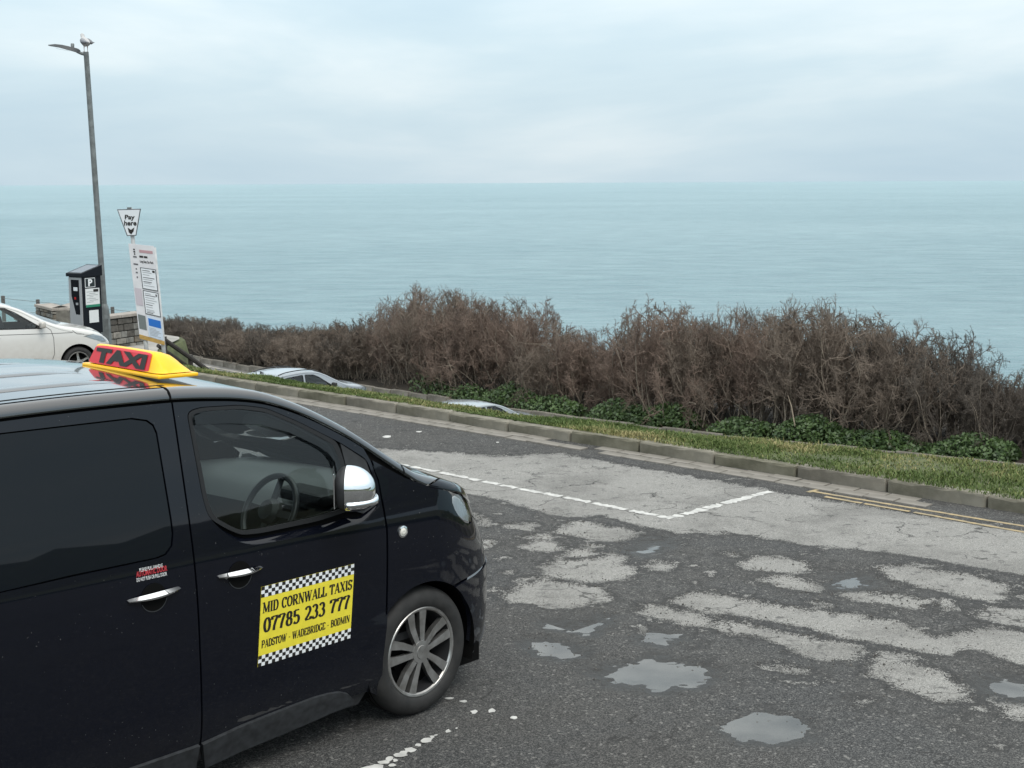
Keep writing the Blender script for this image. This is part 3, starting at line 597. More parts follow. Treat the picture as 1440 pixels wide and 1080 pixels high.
# kerb, channel blocks
M_kerb = pm('kerb_stone', (.25, .232, .19), .9, col2=(.11, .103, .075), vs_=4, bump=.7, bs=110, bdist=.006)
M_chan = pm('channel_concrete', (.25, .23, .205), .85, col2=(.13, .12, .10), vs_=3, bump=.4, bs=90, bdist=.004)
kerb = empty('kerb', tuple(K0), 0, kind='structure', label='weathered concrete kerb along the verge')
KROT = math.atan2(KE[1], KE[0])
M_kerbs = [M_kerb, pm('kerb_stone_mossy', (.20, .187, .142), .95, col2=(.09, .086, .058), vs_=5, bump=.8, bs=100, bdist=.006), pm('kerb_stone_pale', (.245, .225, .185), .9, col2=(.11, .10, .08), vs_=3.5, bump=.7, bs=110, bdist=.006)]
kmes = []
for kv in range(3):
    bmk = bmesh.new(); bmesh.ops.create_cube(bmk, size=1)
    for v in bmk.verts: v.co = (v.co.x*.895, v.co.y*.135, v.co.z*.32)
    bmesh.ops.bevel(bmk, geom=bmk.edges[:], offset=.022, segments=2, affect='EDGES', profile=.6); bmesh.ops.subdivide_edges(bmk, edges=[e_ for e_ in bmk.edges if e_.calc_length() > .3], cuts=7)
    for v in bmk.verts: v.co += Vector((random.uniform(-.004, .004), random.uniform(-.005, .005), random.uniform(-.005, .004)))
    mek = bpy.data.meshes.new('kerbstone'); bmk.to_mesh(mek); bmk.free(); mek.materials.append(M_kerbs[kv]); kmes.append(mek)
a = -7.6; i = 0
joints = [aq(gnd(u, v))[0] for u, v in ((499, 568), (559, 577), (626.5, 588), (697, 600), (777.7, 612))]
a0 = joints[0]-.915*6
for i in range(21):
    am = a0+.915*(i+.5)
    o = mobj('kerbstone', kmes[random.choice((0, 0, 1, 2))], None, kerb)
    o.location = tuple(KE*am+KN*(.068+random.uniform(-.010, .010))+np.array([0, 0, -.045+random.uniform(-.009, .007)+float(zL(am+.2))*.0]))
    o.rotation_euler = (random.uniform(-.02, .02), random.uniform(-.004, .004), KROT+random.uniform(-.006, .006))
chan = empty('drain_channel', tuple(K0), 0, kind='structure', label='two rows of pale channel blocks along the kerb')
cme = None
for lo, hi, rows in ((-4.2, .85, (-.10, -.245)), (1.55, 5.15, (-.10, -.245)), (.9, 1.5, (-.245,)), (5.2, 9, ())):
    for r, q in enumerate(rows):
        a = lo+.17*r
        while a < hi-.1+.0*r:
            if cme is None:
                o = MB().box((0, 0, 0), (.285, .135, .05), bev=.007).build('channel_block', M_chan, chan); cme = o.data
            else: o = mobj('channel_block', cme, None, chan)
            o.location = tuple(KE*(a+.15)+KN*(q+random.uniform(-.003, .003))+np.array([0, 0, -.014+random.uniform(-.004, .004)]))
            o.rotation_euler = (random.uniform(-.02, .02), random.uniform(-.01, .01), KROT+random.uniform(-.008, .008)); a += .298

# painted markings: worn flakes of line paint, 4 mm above the tarmac
M_white = pm('road_paint_white', (.55, .545, .52), .85, col2=(.36, .355, .34), vs_=14); M_yellow = pm('road_paint_yellow', (.37, .285, .155), .85, col2=(.24, .20, .13), vs_=14)
def flakes(name, p0, p1, width, mat, keep=.85, seed=1, label=None, rag=.35, step=.035):
    rg = random.Random(seed); P0, P1 = gnd(*p0), gnd(*p1); d = P1-P0; Ln = np.linalg.norm(d); d = d/Ln; n = np.array([-d[1], d[0], 0]); V = []; F = []; t = 0.0; on = True; run = 0
    wl, wr = width/2, width/2
    while t < Ln:
        if run <= 0:
            on = (not on) if keep < .9 else rg.random() < keep; run = rg.uniform(.08, .45)*keep if on else rg.uniform(.008, .035)*(1.7-keep)
        s = min(step*rg.uniform(.6, 1.4), Ln-t+.001)
        nl, nr = width/2*(1-rag*rg.random()), width/2*(1-rag*rg.random())
        if on:
            k = len(V); pm_ = P0+d*(t+s/2); zz = np.array([0, 0, float(road_h(np.array([aq(pm_)]))[0])+.0028])
            V += [P0+d*t-n*wl+zz, P0+d*(t+s)-n*nl+zz, P0+d*(t+s)+n*nr+zz, P0+d*t+n*wr+zz]; F.append((k, k+1, k+2, k+3))
        wl, wr = nl, nr; t += s; run -= s
    return pyd(name, V, F, mat, kind='structure', label=label)
flakes('bay_line', (548, 650.5), (945, 728.5), .10, M_white, .80, 3, 'worn white bay line running along the road', rag=.62, step=.026)
flakes('bay_line', (944, 727), (1083, 690), .12, M_white, .89, 4, 'short white bay line running toward the kerb', rag=.6, step=.028)
flakes('yellow_line', (1138, 690), (1500, 751), .052, M_yellow, .95, 5, 'upper of two yellow lines by the kerb', rag=.2)
flakes('yellow_line', (1160, 698), (1500, 759), .052, M_yellow, .95, 6, 'lower of two yellow lines by the kerb', rag=.2)
flakes('yellow_line_end', (1136, 692), (1150, 688.5), .05, M_yellow, .95, 7, 'end stroke closing the double yellow lines')
flakes('bay_line', (575, 664), (640, 681), .06, M_white, .45, 9, 'faint scraps of white line beside the bonnet', rag=.6)
def blob(V, F, u, v, rx, ry, rg):
    c = gnd(u, v); k = len(V); n = 9
    for i in range(n):
        t = 2*math.pi*i/n; r_ = rg.uniform(.65, 1.15); V.append(c+np.array([math.cos(t)*rx*r_, math.sin(t)*ry*r_, float(road_h(np.array([aq(c)]))[0])+.0035]))
    F.append(tuple(range(k, k+n)))
rg = random.Random(5); V = []; F = []
for u, v, r1, r2 in ((588, 1049, .015, .02), (571, 1058, .012, .02), (613, 1035, .01, .012), (556, 1070, .012, .02), (632, 983, .028, .018), (652, 987, .026, .02), (667, 1002, .022, .03), (691, 1000, .022, .034), (722, 1010, .018, .026), (630, 1029, .014, .025), (642, 1025, .008, .012), (600, 1042, .034, .035), (608, 1037, .014, .018), (577, 1055, .030, .032), (562, 1063, .036, .03), (566, 1060, .02, .03), (548, 1068, .020, .03), (540, 1073, .03, .025), (531, 1079, .034, .03), (552, 1077, .018, .018), (518, 1084, .05, .05), (500, 1092, .05, .05), (480, 1100, .07, .06)):
    blob(V, F, u, v, r1, r2, rg)
pyd('bay_line', V, F, M_white, kind='structure', label='flaking white paint scraps beside the taxi wheel')
V = []; F = []
for u, v, r1, r2 in ((544, 614, .06, .09), (589, 607, .04, .05), (700, 622, .02, .03)): blob(V, F, u, v, r1, r2, rg)
pyd('paint_scrap', V, F, M_white, kind='structure', label='loose scraps of white paint on the far side of the road')

# loose grit round the potholes and along the patch edges
def grit():
    cand = []
    for w in WATER+LIGHT[1:]:
        P = np.array(dens([tuple(p) for p in w], .04)); P = P[RNG.integers(0, len(P), len(P)*3)]+RNG.normal(0, .07, (len(P)*3, 2)); cand.append(P)
    P = np.concatenate(cand); P = P[(P[:, 1] < -.5)]; P = P[sdf(P, WATER) > .03]; n = len(P); s_ = RNG.uniform(.002, .0065, n)*np.where(RNG.random(n) < .05, 1.8, 1); C0 = K0+P[:, :1]*KE+P[:, 1:]*KN; C0[:, 2] += s_*.3-.002
    base = np.array([(1, 0, 0), (-.5, .87, 0), (-.5, -.87, 0), (.15, .1, .9), (.1, 0, -.6)]); th = RNG.uniform(0, 6.28, n); ct, st = np.cos(th), np.sin(th)
    V = np.stack([np.stack([(b[0]*ct-b[1]*st)*s_, (b[0]*st+b[1]*ct)*s_*.8, b[2]*s_], 1)+C0 for b in base], 1).reshape(-1, 3); k = np.arange(n)[:, None]*5
    F = np.concatenate([k+np.array(f) for f in ((0, 1, 3), (1, 2, 3), (2, 0, 3), (1, 0, 4), (2, 1, 4), (0, 2, 4))]); me = fast_mesh('grit', V, F)
    mobj('grit', me, pm('grit_stone', (.17, .16, .145), .9, col2=(.05, .048, .045), vs_=60), kind='stuff', label='loose grit scattered round the potholes')
grit()
# grass blades on the verge
def grass():
    n = 120000; a = RNG.uniform(-9.5, 11, n); t = np.where(RNG.random(n) < .06, RNG.uniform(-.10, .0, n), RNG.uniform(0, 1, n)**1.0*1.10+.005)
    P = verge_fn(a, t); dens_ = bumpn(a*1.4, t*3, 0, 9); keep = (RNG.random(n) < .75+.35*dens_); P = P[keep]; n = len(P); dens_ = dens_[keep]
    h = RNG.uniform(.012, .040, n)*(1+.5*np.clip(dens_, -.6, 1)); tall = RNG.random(n) < .02; h[tall] *= 2.0
    th = RNG.uniform(0, 2*math.pi, n); w = RNG.uniform(.003, .0065, n); lean = RNG.normal(0, .5, (n, 2))*h[:, None]
    s = np.stack([np.cos(th)*w, np.sin(th)*w, 0*w], 1); mid = P+np.concatenate([lean*.35, (h*.6)[:, None]], 1); tip = P+np.concatenate([lean, (h*RNG.uniform(.7, 1, n))[:, None]], 1)
    V = np.stack([P-s, P+s, mid+s*.8, mid-s*.8, tip], 1).reshape(-1, 3); b = np.arange(n)[:, None]*5
    F = np.concatenate([b+np.array([0, 1, 2]), b+np.array([0, 2, 3]), b+np.array([3, 2, 4])]); me = fast_mesh('grass', V, F)
    m = bpy.data.materials.new('verge_grass'); m.use_nodes = True; t_ = m.node_tree; bs = t_.nodes['Principled BSDF']; bs.inputs['Roughness'].default_value = .7; bs.inputs['Specular IOR Level'].default_value = .25
    at = me.attributes.new('hue', 'FLOAT', 'POINT'); hue = np.clip(.44+.35*bumpn(P[:, 0]*1.3, P[:, 1]*1.3, 0, 6)+RNG.normal(0, .22, n), 0, 1); at.data.foreach_set('value', np.repeat(hue, 5).astype(np.float32))
    an = t_.nodes.new('ShaderNodeAttribute'); an.attribute_name = 'hue'; rp = t_.nodes.new('ShaderNodeValToRGB'); t_.links.new(an.outputs['Fac'], rp.inputs[0])
    el = rp.color_ramp.elements; el[0].color = (.062, .098, .025, 1); el[1].color = (.31, .27, .13, 1); x = el.new(.62); x.color = (.128, .165, .052, 1)
    t_.links.new(rp.outputs[0], bs.inputs['Base Color'])
    mobj('grass', me, m, kind='stuff', label='short patchy grass growing on the verge')
grass()

# ================================================================== VEHICLES
M_black = paint('black_paint', (.004, .005, .009), .25, .85, dirt=(.10, .10, .098), dirt_h=(.1, .46), fleck=.748)
M_blackroof = paint('black_paint_clean', (.007, .008, .011), .12, 1.0); _b = M_blackroof.node_tree.nodes['Principled BSDF']; _b.inputs['Specular IOR Level'].default_value = .5; _b.inputs['Coat IOR'].default_value = 1.8
M_dark = pm('dark_gap', (.004, .004, .004), .9, spec=.1)
M_rubber = pm('window_rubber', (.010, .010, .011), .45, spec=.4)
M_plast = pm('black_plastic', (.022, .023, .025), .55, var=.25, vs_=20, bump=.2, bs=300, bdist=.002)
M_trim = pm('grey_plastic_strip', (.026, .028, .031), .5, var=.35, vs_=30)
M_tyre = pm('tyre_rubber', (.012, .012, .012), .75, col2=(.026, .025, .024), vs_=14, bump=.2, bs=80, bdist=.003)
M_alloy = pm('alloy_metal', (.52, .515, .505), .34, metal=.85, col2=(.30, .29, .275), vs_=16)
M_alloyd = pm('alloy_dark', (.03, .03, .032), .5, metal=.4)
M_chrome = pm('chrome', (.82, .83, .84), .035, metal=1.0)
M_glass = glass('window_glass', (.80, .88, .86)); M_wscr = glass('windscreen_glass', (.84, .92, .90))
M_priv = pm('privacy_glass', (.006, .008, .011), .02, spec=.26)
M_visor = glass('smoked_visor', (.16, .17, .18), 1.5)
M_lamp = glass('lamp_glass', (.93, .95, .96)); M_lampin = pm('lamp_reflector', (.72, .75, .77), .25, metal=.25, bump=.6, bs=40)
M_int = pm('interior_plastic', (.020, .021, .023), .6, var=.2, vs_=20); M_dash = pm('dashboard', (.12, .128, .13), .5, bump=.2, bs=200)  # dash grey lifted to stand in for the reflection in the windscreen
M_seat = pm('seat_fabric', (.030, .031, .034), .9, bump=.3, bs=150)
M_red = pm('red_reflector', (.35, .01, .01), .2)

def strip_mesh(fn, path, width, off=.0015):
    """narrow ribbon following a path in surface coordinates; returns verts, quads"""
    P = np.array(path, float); d = np.gradient(P, axis=0); d /= np.maximum(np.hypot(d[:, 0], d[:, 1]), 1e-9)[:, None]; n = np.stack([-d[:, 1], d[:, 0]], 1)*width/2
    pts = []
    for k in (-1, 1):
        Q = P+n*k; ee = 1e-4; p = fn(Q[:, 0], Q[:, 1]); nn = np.cross(fn(Q[:, 0]+ee, Q[:, 1])-fn(Q[:, 0]-ee, Q[:, 1]), fn(Q[:, 0], Q[:, 1]+ee)-fn(Q[:, 0], Q[:, 1]-ee)); nn /= np.maximum(np.linalg.norm(nn, axis=1, keepdims=True), 1e-12)
        pts.append(p+nn*off)
    m = len(P); return np.concatenate(pts), [(i, i+1, m+i+1, m+i) for i in range(m-1)]
def dpath(p, step=.06):
    out = []
    for a, b in zip(p[:-1], p[1:]):
        n = max(1, int(math.ceil(math.hypot(b[0]-a[0], b[1]-a[1])/step)))
        out += [(a[0]+(b[0]-a[0])*k/n, a[1]+(b[1]-a[1])*k/n) for k in range(n)]
    return out+[p[-1]]
def arch(cx_, cz, r, a0=180, a1=0, n=22): return [(cx_+r*math.cos(R(a0+(a1-a0)*i/n)), cz+r*math.sin(R(a0+(a1-a0)*i/n))) for i in range(n+1)]

def make_wheel(parent, x, yface, Rt, Rr, width, pairs=5, steer=0.0, left=False, fancy=True, spokes='pair'):
    """wheel > tyre, rim (alloy), hub; outer face at local y = 0 facing -y"""
    w = empty('wheel'); w.parent = parent; w.location = (x, yface, Rt); w.rotation_euler = (0, 0, (math.pi if left else 0)+steer)
    sw = Rt-Rr
    pr = [(Rr-.012, .035), (Rr+.004, .012), (Rr+.02, .004), (Rr+sw*.45, .0), (Rr+sw*.75, .010), (Rt-.012, .026), (Rt-.002, .045), (Rt, .075), (Rt, width-.06), (Rt-.004, width-.03), (Rt-.03, width-.005), (Rr, width-.01)]
    o = MB().lathe(pr, n=64).build('tyre', M_tyre, w, smooth=True, auto=40)
    if fancy:   # tread grooves drawn as dark bands on the tread, their shade in the colour
        for yy in (.075, .115, .155):
            MB().lathe([(Rt+.0012, yy), (Rt+.0012, yy+.008)], n=64).build('tread_groove_band', M_dark, o)
    rim = empty('rim'); rim.parent = w
    MB().lathe([(Rr+.004, .016), (Rr-.002, .010), (Rr-.012, .012), (Rr-.018, .020)], n=64).build('rim_lip', M_alloy, rim, smooth=True, auto=40)
    MB().lathe([(Rr-.018, .020), (Rr-.026, .06), (Rr-.05, .15)], n=64).build('rim_barrel', M_alloyd, rim, smooth=True)  # barrel and discs near black: shade between the spokes is in the colour
    MB().lathe([(Rr*.62, .085), (.05, .085), (.05, .08), (0.001, .08)], n=40).build('brake_disc', M_dark, rim, smooth=True)
    MB().lathe([(Rr-.03, .12), (.001, .12)], n=40).build('inner_disc', M_dark, rim)
    sp = MB(); r0, r1 = .055, Rr-.015
    for k in range(pairs):
        base = math.pi/2+2*math.pi*k/pairs+.12
        for sgn in (-1, 1):
            if spokes == 'pair': b0, b1, wd0, wd1 = base+sgn*.30, base+sgn*.20, .014, .025
            else:
                if sgn > 0: continue
                b0, b1, wd0, wd1 = base, base, .024, .018
            pts = []
            for rr_, ang, wd, yy in ((r0, b0, wd0, .016), ((r0+r1)/2, (b0+b1)/2, (wd0+wd1)/2*.96, .022), (r1, b1, wd1, .016)):
                c, s_ = math.cos(ang), math.sin(ang)
                for side in (-1, 1):
                    pts.append((rr_*c-side*wd*s_, yy, rr_*s_+side*wd*c)); pts.append((rr_*c-side*wd*.7*s_, yy+.035, rr_*s_+side*wd*.7*c))
            F = []
            for i in range(2):
                a = i*4; F += [(a, a+2, a+6, a+4), (a, a+4, a+5, a+1), (a+2, a+3, a+7, a+6), (a+1, a+5, a+7, a+3)]
            F += [(8, 9, 11, 10), (0, 1, 3, 2)]
            sp.add(pts, F)
    sp.build('spoke_set', M_alloy, rim)
    MB().lathe([(.062, .03), (.058, .014), (.036, .012), (.034, .007), (.001, .005)], n=28).build('hub_cap', M_alloy, rim, smooth=True, auto=35)
    for k in range(5):
        a = 2*math.pi*k/5+.4; MB().lathe([(.010, .012), (.009, .006), (.001, .005)], n=10, c=(.072*math.cos(a), .012, .072*math.sin(a))).build('wheel_bolt', M_alloyd, rim)
    return w

# ------------------------------------------------------------------ the black taxi people carrier
TAZ = R(43); TW = gnd(600, 1007); TD = np.array([math.sin(TAZ), math.cos(TAZ), 0]); TL = np.array([-TD[1], TD[0], 0])
TX = Surf(prof=[(.10, .075), (.20, .045), (.28, .018), (.40, .004), (.60, 0), (.80, .001), (.95, .007), (1.08, .018), (1.20, .035), (1.45, .080), (1.70, .128), (1.90, .168)],
          zr=[(-4.1, 1.79), (-3.6, 1.835), (-2.1, 1.852), (-1.4, 1.838), (-1.1, 1.812), (-.9, 1.775), (-.73, 1.715), (-.43, 1.560), (-.083, 1.325), (.013, 1.265), (.15, 1.215), (.3, 1.165), (.44, 1.120), (.6, 1.055), (.72, .98), (.86, .82)],
          zc=[(-4.1, 1.82), (-3, 1.90), (-1.9, 1.895), (-1.52, 1.880), (-1.32, 1.862), (-1.0, 1.82), (-.75, 1.735), (-.43, 1.60), (-.14, 1.46), (.2, 1.29), (.42, 1.18), (.59, 1.09), (.73, 1.02), (.86, .88)],
          hw=.96, fx=[(0, .84), (.3, .88), (.6, .89), (.75, .855), (.95, .745), (1.1, .665), (1.3, .62)], rx=[(0, -4.1), (1, -4.1), (1.9, -4.02)],
          rr=[(-4.1, .05), (-1.2, .05), (-.7, .045), (-.1, .05), (.1, .055), (.3, .05), (.42, .07), (.6, .10), (.86, .12)], x0f=.1, bf=.70, x0r=-3.7, br=.3, p=1.45)
taxi = car_root('taxi_van', TW, TAZ, label='black people carrier taxi with yellow door sign and red and yellow roof sign', cat='taxi')
def tpx(u, v):
    """pixel -> (x, z) on the taxi's right flank"""
    r = ray(u, v); y = .05
    for _ in range(12):
        k = ((TW-CAM)@TL+y)/(r@TL); Q = CAM+r*k; x, z = (Q-TW)@TD, Q[2]; y = .5*y+.5*float(TX.y(np.array(x), np.array(min(max(z, .1), 1.88))))
    return (float(x), float(z))
def tp(l): return [tpx(u, v) for u, v in l]
rail = lambda x, d=.012: (x, float(TX.rail(np.array(x)))-d)
def flank(name, pb, mat, parent=taxi, both=True, **kw):
    o = pb.build(name, mat, parent, **kw)
    if both: pb.mirrored(.96).build(name, mat, parent)
    return o
SX = -1.355; G = .0045
# inner shell just under the panels so that seams are dark
sh = PB(); fw_hole_in = tp([(268, 586), (300, 579), (336, 577), (374, 582), (419, 601), (470, 630), (484, 668), (487, 712), (444, 726), (368, 742), (340, 745), (320, 738), (300, 726), (288, 700)])
sh.panel([(-3.95, .3), (-3.65, .3)]+arch(-3.275, .335, .40, 180, 0)+[(-2.85, .26), (-.42, .26)]+arch(0, .335, .40, 180, 0)+[(.40, .62), (.22, .90)]+[rail(x, -.004) for x in np.arange(.20, -3.95, -.06)], TX.side, holes=[fw_hole_in], step=.1, off=-.022, skirt=0)
flank('inner_shell', sh, M_dark)
# front door with window opening
hole = tp([(262, 579), (280, 572.5), (336, 569), (374, 573.5), (419, 592.5), (478, 622), (516, 646), (527, 676), (533, 710), (511, 734), (464, 747), (400, 759), (358, 766), (339, 763), (317, 750), (298, 733), (285, 702)])
door_edge = tp([(521, 648), (531, 676), (537, 709), (543, 745), (543.5, 800), (542, 878), (536, 930), (530, 978)])
door = [(SX+G, .235)]+[(SX+G, z) for z in (.8, 1.4)]+[rail(SX+G)]+[rail(x) for x in np.arange(SX+.03, -.30, .05)]+door_edge+[(-.36, .225), (-.8, .228)]
hole = rnd(hole, .035, 3)
pb = PB(); pb.panel(door, TX.side, holes=[hole], step=.05)
front_door = flank('front_door', pb, M_black)
# black frame round the door glass, quarter panel behind the mirror, bright shoulder below the glass
glass_p = tp([(269, 584), (283, 578.5), (336, 575), (374, 579.5), (419, 598.5), (468, 625), (478, 650), (484, 680), (486, 714), (444, 727), (368, 743), (340, 746.5), (322, 739), (300, 726), (291, 700)])
fr_o = rnd(tp([(263, 580), (281, 573.5), (336, 570), (374, 574.5), (419, 593.5), (474, 621), (484, 650), (489.5, 680), (490.5, 718.5), (446, 733), (368, 749.5), (339, 752.5), (318, 743.5), (294, 729), (285.5, 702)]), .035, 3)
glass_p = rnd(glass_p, .035, 3)
pb = PB(); pb.panel(fr_o, TX.side, holes=[glass_p], step=.05, off=.002, skirt=.055); flank('window_frame', pb, M_rubber)
pb = PB(); pb.panel(tp([(479.5, 623.5), (515, 647), (525.5, 676), (531, 709), (512, 722), (493, 717), (491.5, 680), (486, 650)]), TX.side, step=.05, off=-.004, skirt=.01); flank('mirror_triangle', pb, M_plast)
pb = PB(); pb.panel(tp([(524, 654), (546, 675), (546.5, 686), (538, 703), (533, 676)]), TX.side, step=.04, off=.0015, skirt=.008); flank('quarter_window', pb, M_priv)
pb = PB(); pb.panel(glass_p, TX.side, step=.07, off=-.010, skirt=0); flank('door_window', pb, M_glass)
pb = PB(); pb.panel(tp([(271, 585.5), (283, 580), (336, 576.5), (374, 581), (419, 600), (466, 626), (476, 650), (480, 668), (473, 668), (469, 650), (459, 637), (444, 627), (406, 609), (364, 597), (320, 595.5), (273, 598)]), TX.side, step=.05, off=.012, skirt=.003); flank('wind_deflector', pb, M_visor)
ob = tp([(293, 729), (317, 750.5), (339, 763.5), (358, 766.5), (400, 759.5), (464, 747.5), (511, 734.5), (534, 711)]); ib = tp([(294, 728), (318, 744), (339, 753), (368, 750), (446, 733.5), (488, 721), (508, 725), (527, 707)])
def lerp_path(p, n=28):
    P = np.array(p); d = np.concatenate([[0], np.cumsum(np.hypot(*np.diff(P, axis=0).T))]); t = np.linspace(0, d[-1], n); return np.stack([np.interp(t, d, P[:, 0]), np.interp(t, d, P[:, 1])], 1)
O_, I_ = lerp_path(ob), lerp_path(ib); rows = []
for k, offy in ((0, .0), (.3, .008), (.7, .030), (1, .050)):
    q = O_+(I_-O_)*k; p = TX.side(q[:, 0], q[:, 1]); p[:, 1] += offy-.0005; rows.append(p)
V = np.concatenate(rows); m = 28; F = [(j*m+i, j*m+i+1, (j+1)*m+i+1, (j+1)*m+i) for j in range(3) for i in range(m-1)]
pyd('door_shoulder', V, F, M_black, taxi, smooth=True); V2 = V.copy(); V2[:, 1] = 1.92-V2[:, 1]; pyd('door_shoulder', V2, [f[::-1] for f in F], M_black, taxi, smooth=True)
# sliding door with privacy glass
XR = -2.47
sl = [(XR, .235), (SX-G, .235)]+[(SX-G, z) for z in (.8, 1.4)]+[rail(SX-G)]+[rail(x) for x in np.arange(SX-.03, XR+.03, -.08)]+[(XR, float(TX.rail(np.array(XR)))-.012)]
swin = tp([(185, 587.5), (207, 590.5), (216, 597), (221, 608), (241.5, 730), (244, 750), (242.5, 768), (234, 780), (220, 785.8), (100, 811.5), (0, 834)])
swin = swin+[(-2.36, swin[-1][1]-.005), (-2.42, 1.20), (-2.42, 1.66), (-2.36, 1.715)]+[tpx(0, 609)]
pb = PB(); pb.panel(sl, TX.side, holes=[swin], step=.06); flank('sliding_door', pb, M_black)
pb = PB(); c = np.array(swin).mean(0); sw2 = [tuple(c+(np.array(p)-c)*(1-.008/np.hypot(*(np.array(p)-c)))) for p in swin]
pb.panel(sw2, TX.side, step=.08, off=-.002, skirt=.02); flank('side_window', pb, M_priv)
# rear quarter
rq = [(-4.06, .42), (-3.72, .30)]+arch(-3.275, .335, .385, 175, 5)+[(-2.85, .235), (XR-.01, .235)]+[(XR-.01, 1.2)]+[rail(x) for x in np.arange(XR-.02, -4.06, -.1)]+[(-4.06, 1.0)]
qwin = rnd([(-2.56, 1.13), (-3.85, 1.13), (-3.80, 1.68), (-2.56, 1.72)], .08, 4)
pb = PB(); pb.panel(rq, TX.side, holes=[qwin], step=.08); flank('rear_quarter', pb, M_black)
c = np.array(qwin).mean(0); pb = PB(); pb.panel([tuple(c+(np.array(p)-c)*.99) for p in qwin], TX.side, step=.1, off=-.002); flank('rear_quarter_window', pb, M_priv)
# front wing with the wheel arch, bumper corner, headlamp
AR = .372
zt_ = lambda x: float(TX.rail(np.array(x)))-.002
wing_edge = [(x+.012, z) for x, z in door_edge]
hl = [(.362, .952), (.305, .99), (.266, 1.037), (.247, 1.073), (.257, 1.103), (.30, 1.105), (.37, 1.072), (.45, 1.01), (.49, .95), (.44, .925)]
wing = wing_edge[::-1]+[(-.085, 1.255)]+[(x, zt_(x)) for x in (0, .08, .16, .21)]+[(.245, 1.108), (.239, 1.073), (.258, 1.032), (.298, .983), (.357, .943), (.44, .914), (.50, .935), (.60, .88), (.70, .81), (.72, .66), (.30, .655)]+arch(0, .335, AR, 57, 196, 26)+[(-.37, .222)]
pb = PB(); pb.panel(wing, TX.side, step=.045); flank('front_wing', pb, M_black)
pb = PB(); pb.panel([(.505, .94), (.462, 1.018), (.385, 1.074)]+[(x, zt_(x)-.004) for x in (.42, .5, .58, .66)]+[(.70, .815), (.60, .887)], TX.side, step=.04, skirt=.012); flank('nose_corner', pb, M_black)
pb = PB(); pb.panel([(.31, .645), (.84, .645), (.82, .30), (.62, .20), (.45, .20), (.365, .30)]+arch(0, .335, AR, 6, 53, 12), TX.side, step=.045, off=.004, skirt=.02); flank('front_bumper', pb, M_black)
pb = PB(); pb.panel([(.42, .205), (.80, .29), (.78, .20), (.50, .14), (.43, .16)], TX.side, step=.05, off=.012, skirt=.02); flank('bumper_lip', pb, M_plast)
pb = PB(); pb.panel(hl, TX.side, step=.03, off=.002, skirt=.0); hlo = flank('headlamp', pb, M_lamp)
pb = PB(); pb.panel([(.366, .958), (.31, .995), (.272, 1.04), (.253, 1.073), (.262, 1.098), (.30, 1.098), (.365, 1.065), (.44, 1.005), (.48, .95), (.44, .932)], TX.side, step=.03, off=-.014, skirt=0); flank('headlamp_reflector', pb, M_lampin)
# wheel-arch liners and underside
for x in (0, -3.275):
    for yy, ss in ((.01, 1), (1.91, -1)):
        V = []; F = []; pr = arch(x, .335, AR+.004, 200, -20, 24)
        for q in (0, .30): V += [(px_, yy+ss*(.012+q), pz_) for px_, pz_ in pr]
        n = len(pr); F = [(i, i+1, n+i+1, n+i) for i in range(n-1)]; F.append(tuple(range(n, 2*n)))
        pyd('arch_liner', V, F, M_dark, taxi)
MB().box((-1.65, .96, .20), (4.3, 1.70, .10)).build('underbody', M_dark, taxi)
# sill strip
pb = PB(); st = tp([(283, 1045), (340, 1019), (400, 995), (440, 980), (460, 974.5), (476, 972), (488, 974.5), (495, 981), (494, 988), (470, 998), (420, 1020), (340, 1053), (286, 1078)]); pb.panel(st, TX.side, step=.05, off=.016, skirt=.018); flank('rubbing_strip', pb, M_trim)
pb = PB(); z0 = st[0][1]; pb.panel([(SX-.012, st[0][1]), (SX-.012, st[-1][1]-.01), (XR, st[-1][1]-.01), (XR, st[0][1])], TX.side, step=.08, off=.016, skirt=.018); flank('rubbing_strip', pb, M_trim)
pb = PB(); pb.panel([(XR, .225), (XR, .155), (-.40, .155), (-.345, .235), (-.40, .222)], TX.side, step=.08, off=-.012, skirt=.02); flank('sill', pb, M_plast)
# roof with pillars, windscreen, bonnet, nose
def wx_base(s): return .40-.30*abs(s)**2.2
def wx_top(s): return -.80-.12*abs(s)**2.0
wscr = [(wx_base(s), s) for s in np.linspace(-.90, .90, 15)]+[(wx_top(s), s) for s in np.linspace(.90, -.90, 15)]
pb = PB(); pb.panel([(x, -1.15) for x in np.arange(-4.05, .02, .1)]+[(.05, -1.15), (.19, -1.0), (.40, -.5), (.44, 0), (.40, .5), (.19, 1.0), (.05, 1.15)]+[(x, 1.15) for x in np.arange(-.05, -4.06, -.1)], TX.top, holes=[wscr], step=.055, skirt=.02); pb.build('roof', M_blackroof, taxi)
pb = PB(); c = np.array(wscr).mean(0); pb.panel(wscr, TX.top, step=.08, off=-.004, skirt=0); pb.build('windscreen', M_wscr, taxi)
pb = PB(); pb.panel([(.205, -.985), (.235, -.955), (.30, -1.02), (.345, -1.13), (.40, -1.148), (.55, -1.148), (.66, -1.148), (.69, -1.0), (.70, -.5), (.70, .5), (.69, 1.0), (.66, 1.148), (.55, 1.148), (.40, 1.148), (.345, 1.13), (.30, 1.02), (.235, .955), (.205, .985), (.42, .5), (.46, 0), (.42, -.5)], TX.top, step=.05, skirt=.02); pb.build('bonnet', M_blackroof, taxi)
for s in (-1, 1):
    q = [(.065, 1.15), (.20, 1.01), (.232, .965), (.29, 1.03), (.35, 1.13), (.345, 1.15)]; q = [(x, s*w) for x, w in q]; pb = PB(); pb.panel(q if s < 0 else q, TX.top, step=.04, skirt=.015); pb.build('wing_top', M_black, taxi)
nose = []; zz = np.linspace(.16, .88, 10)
V = []; T = []
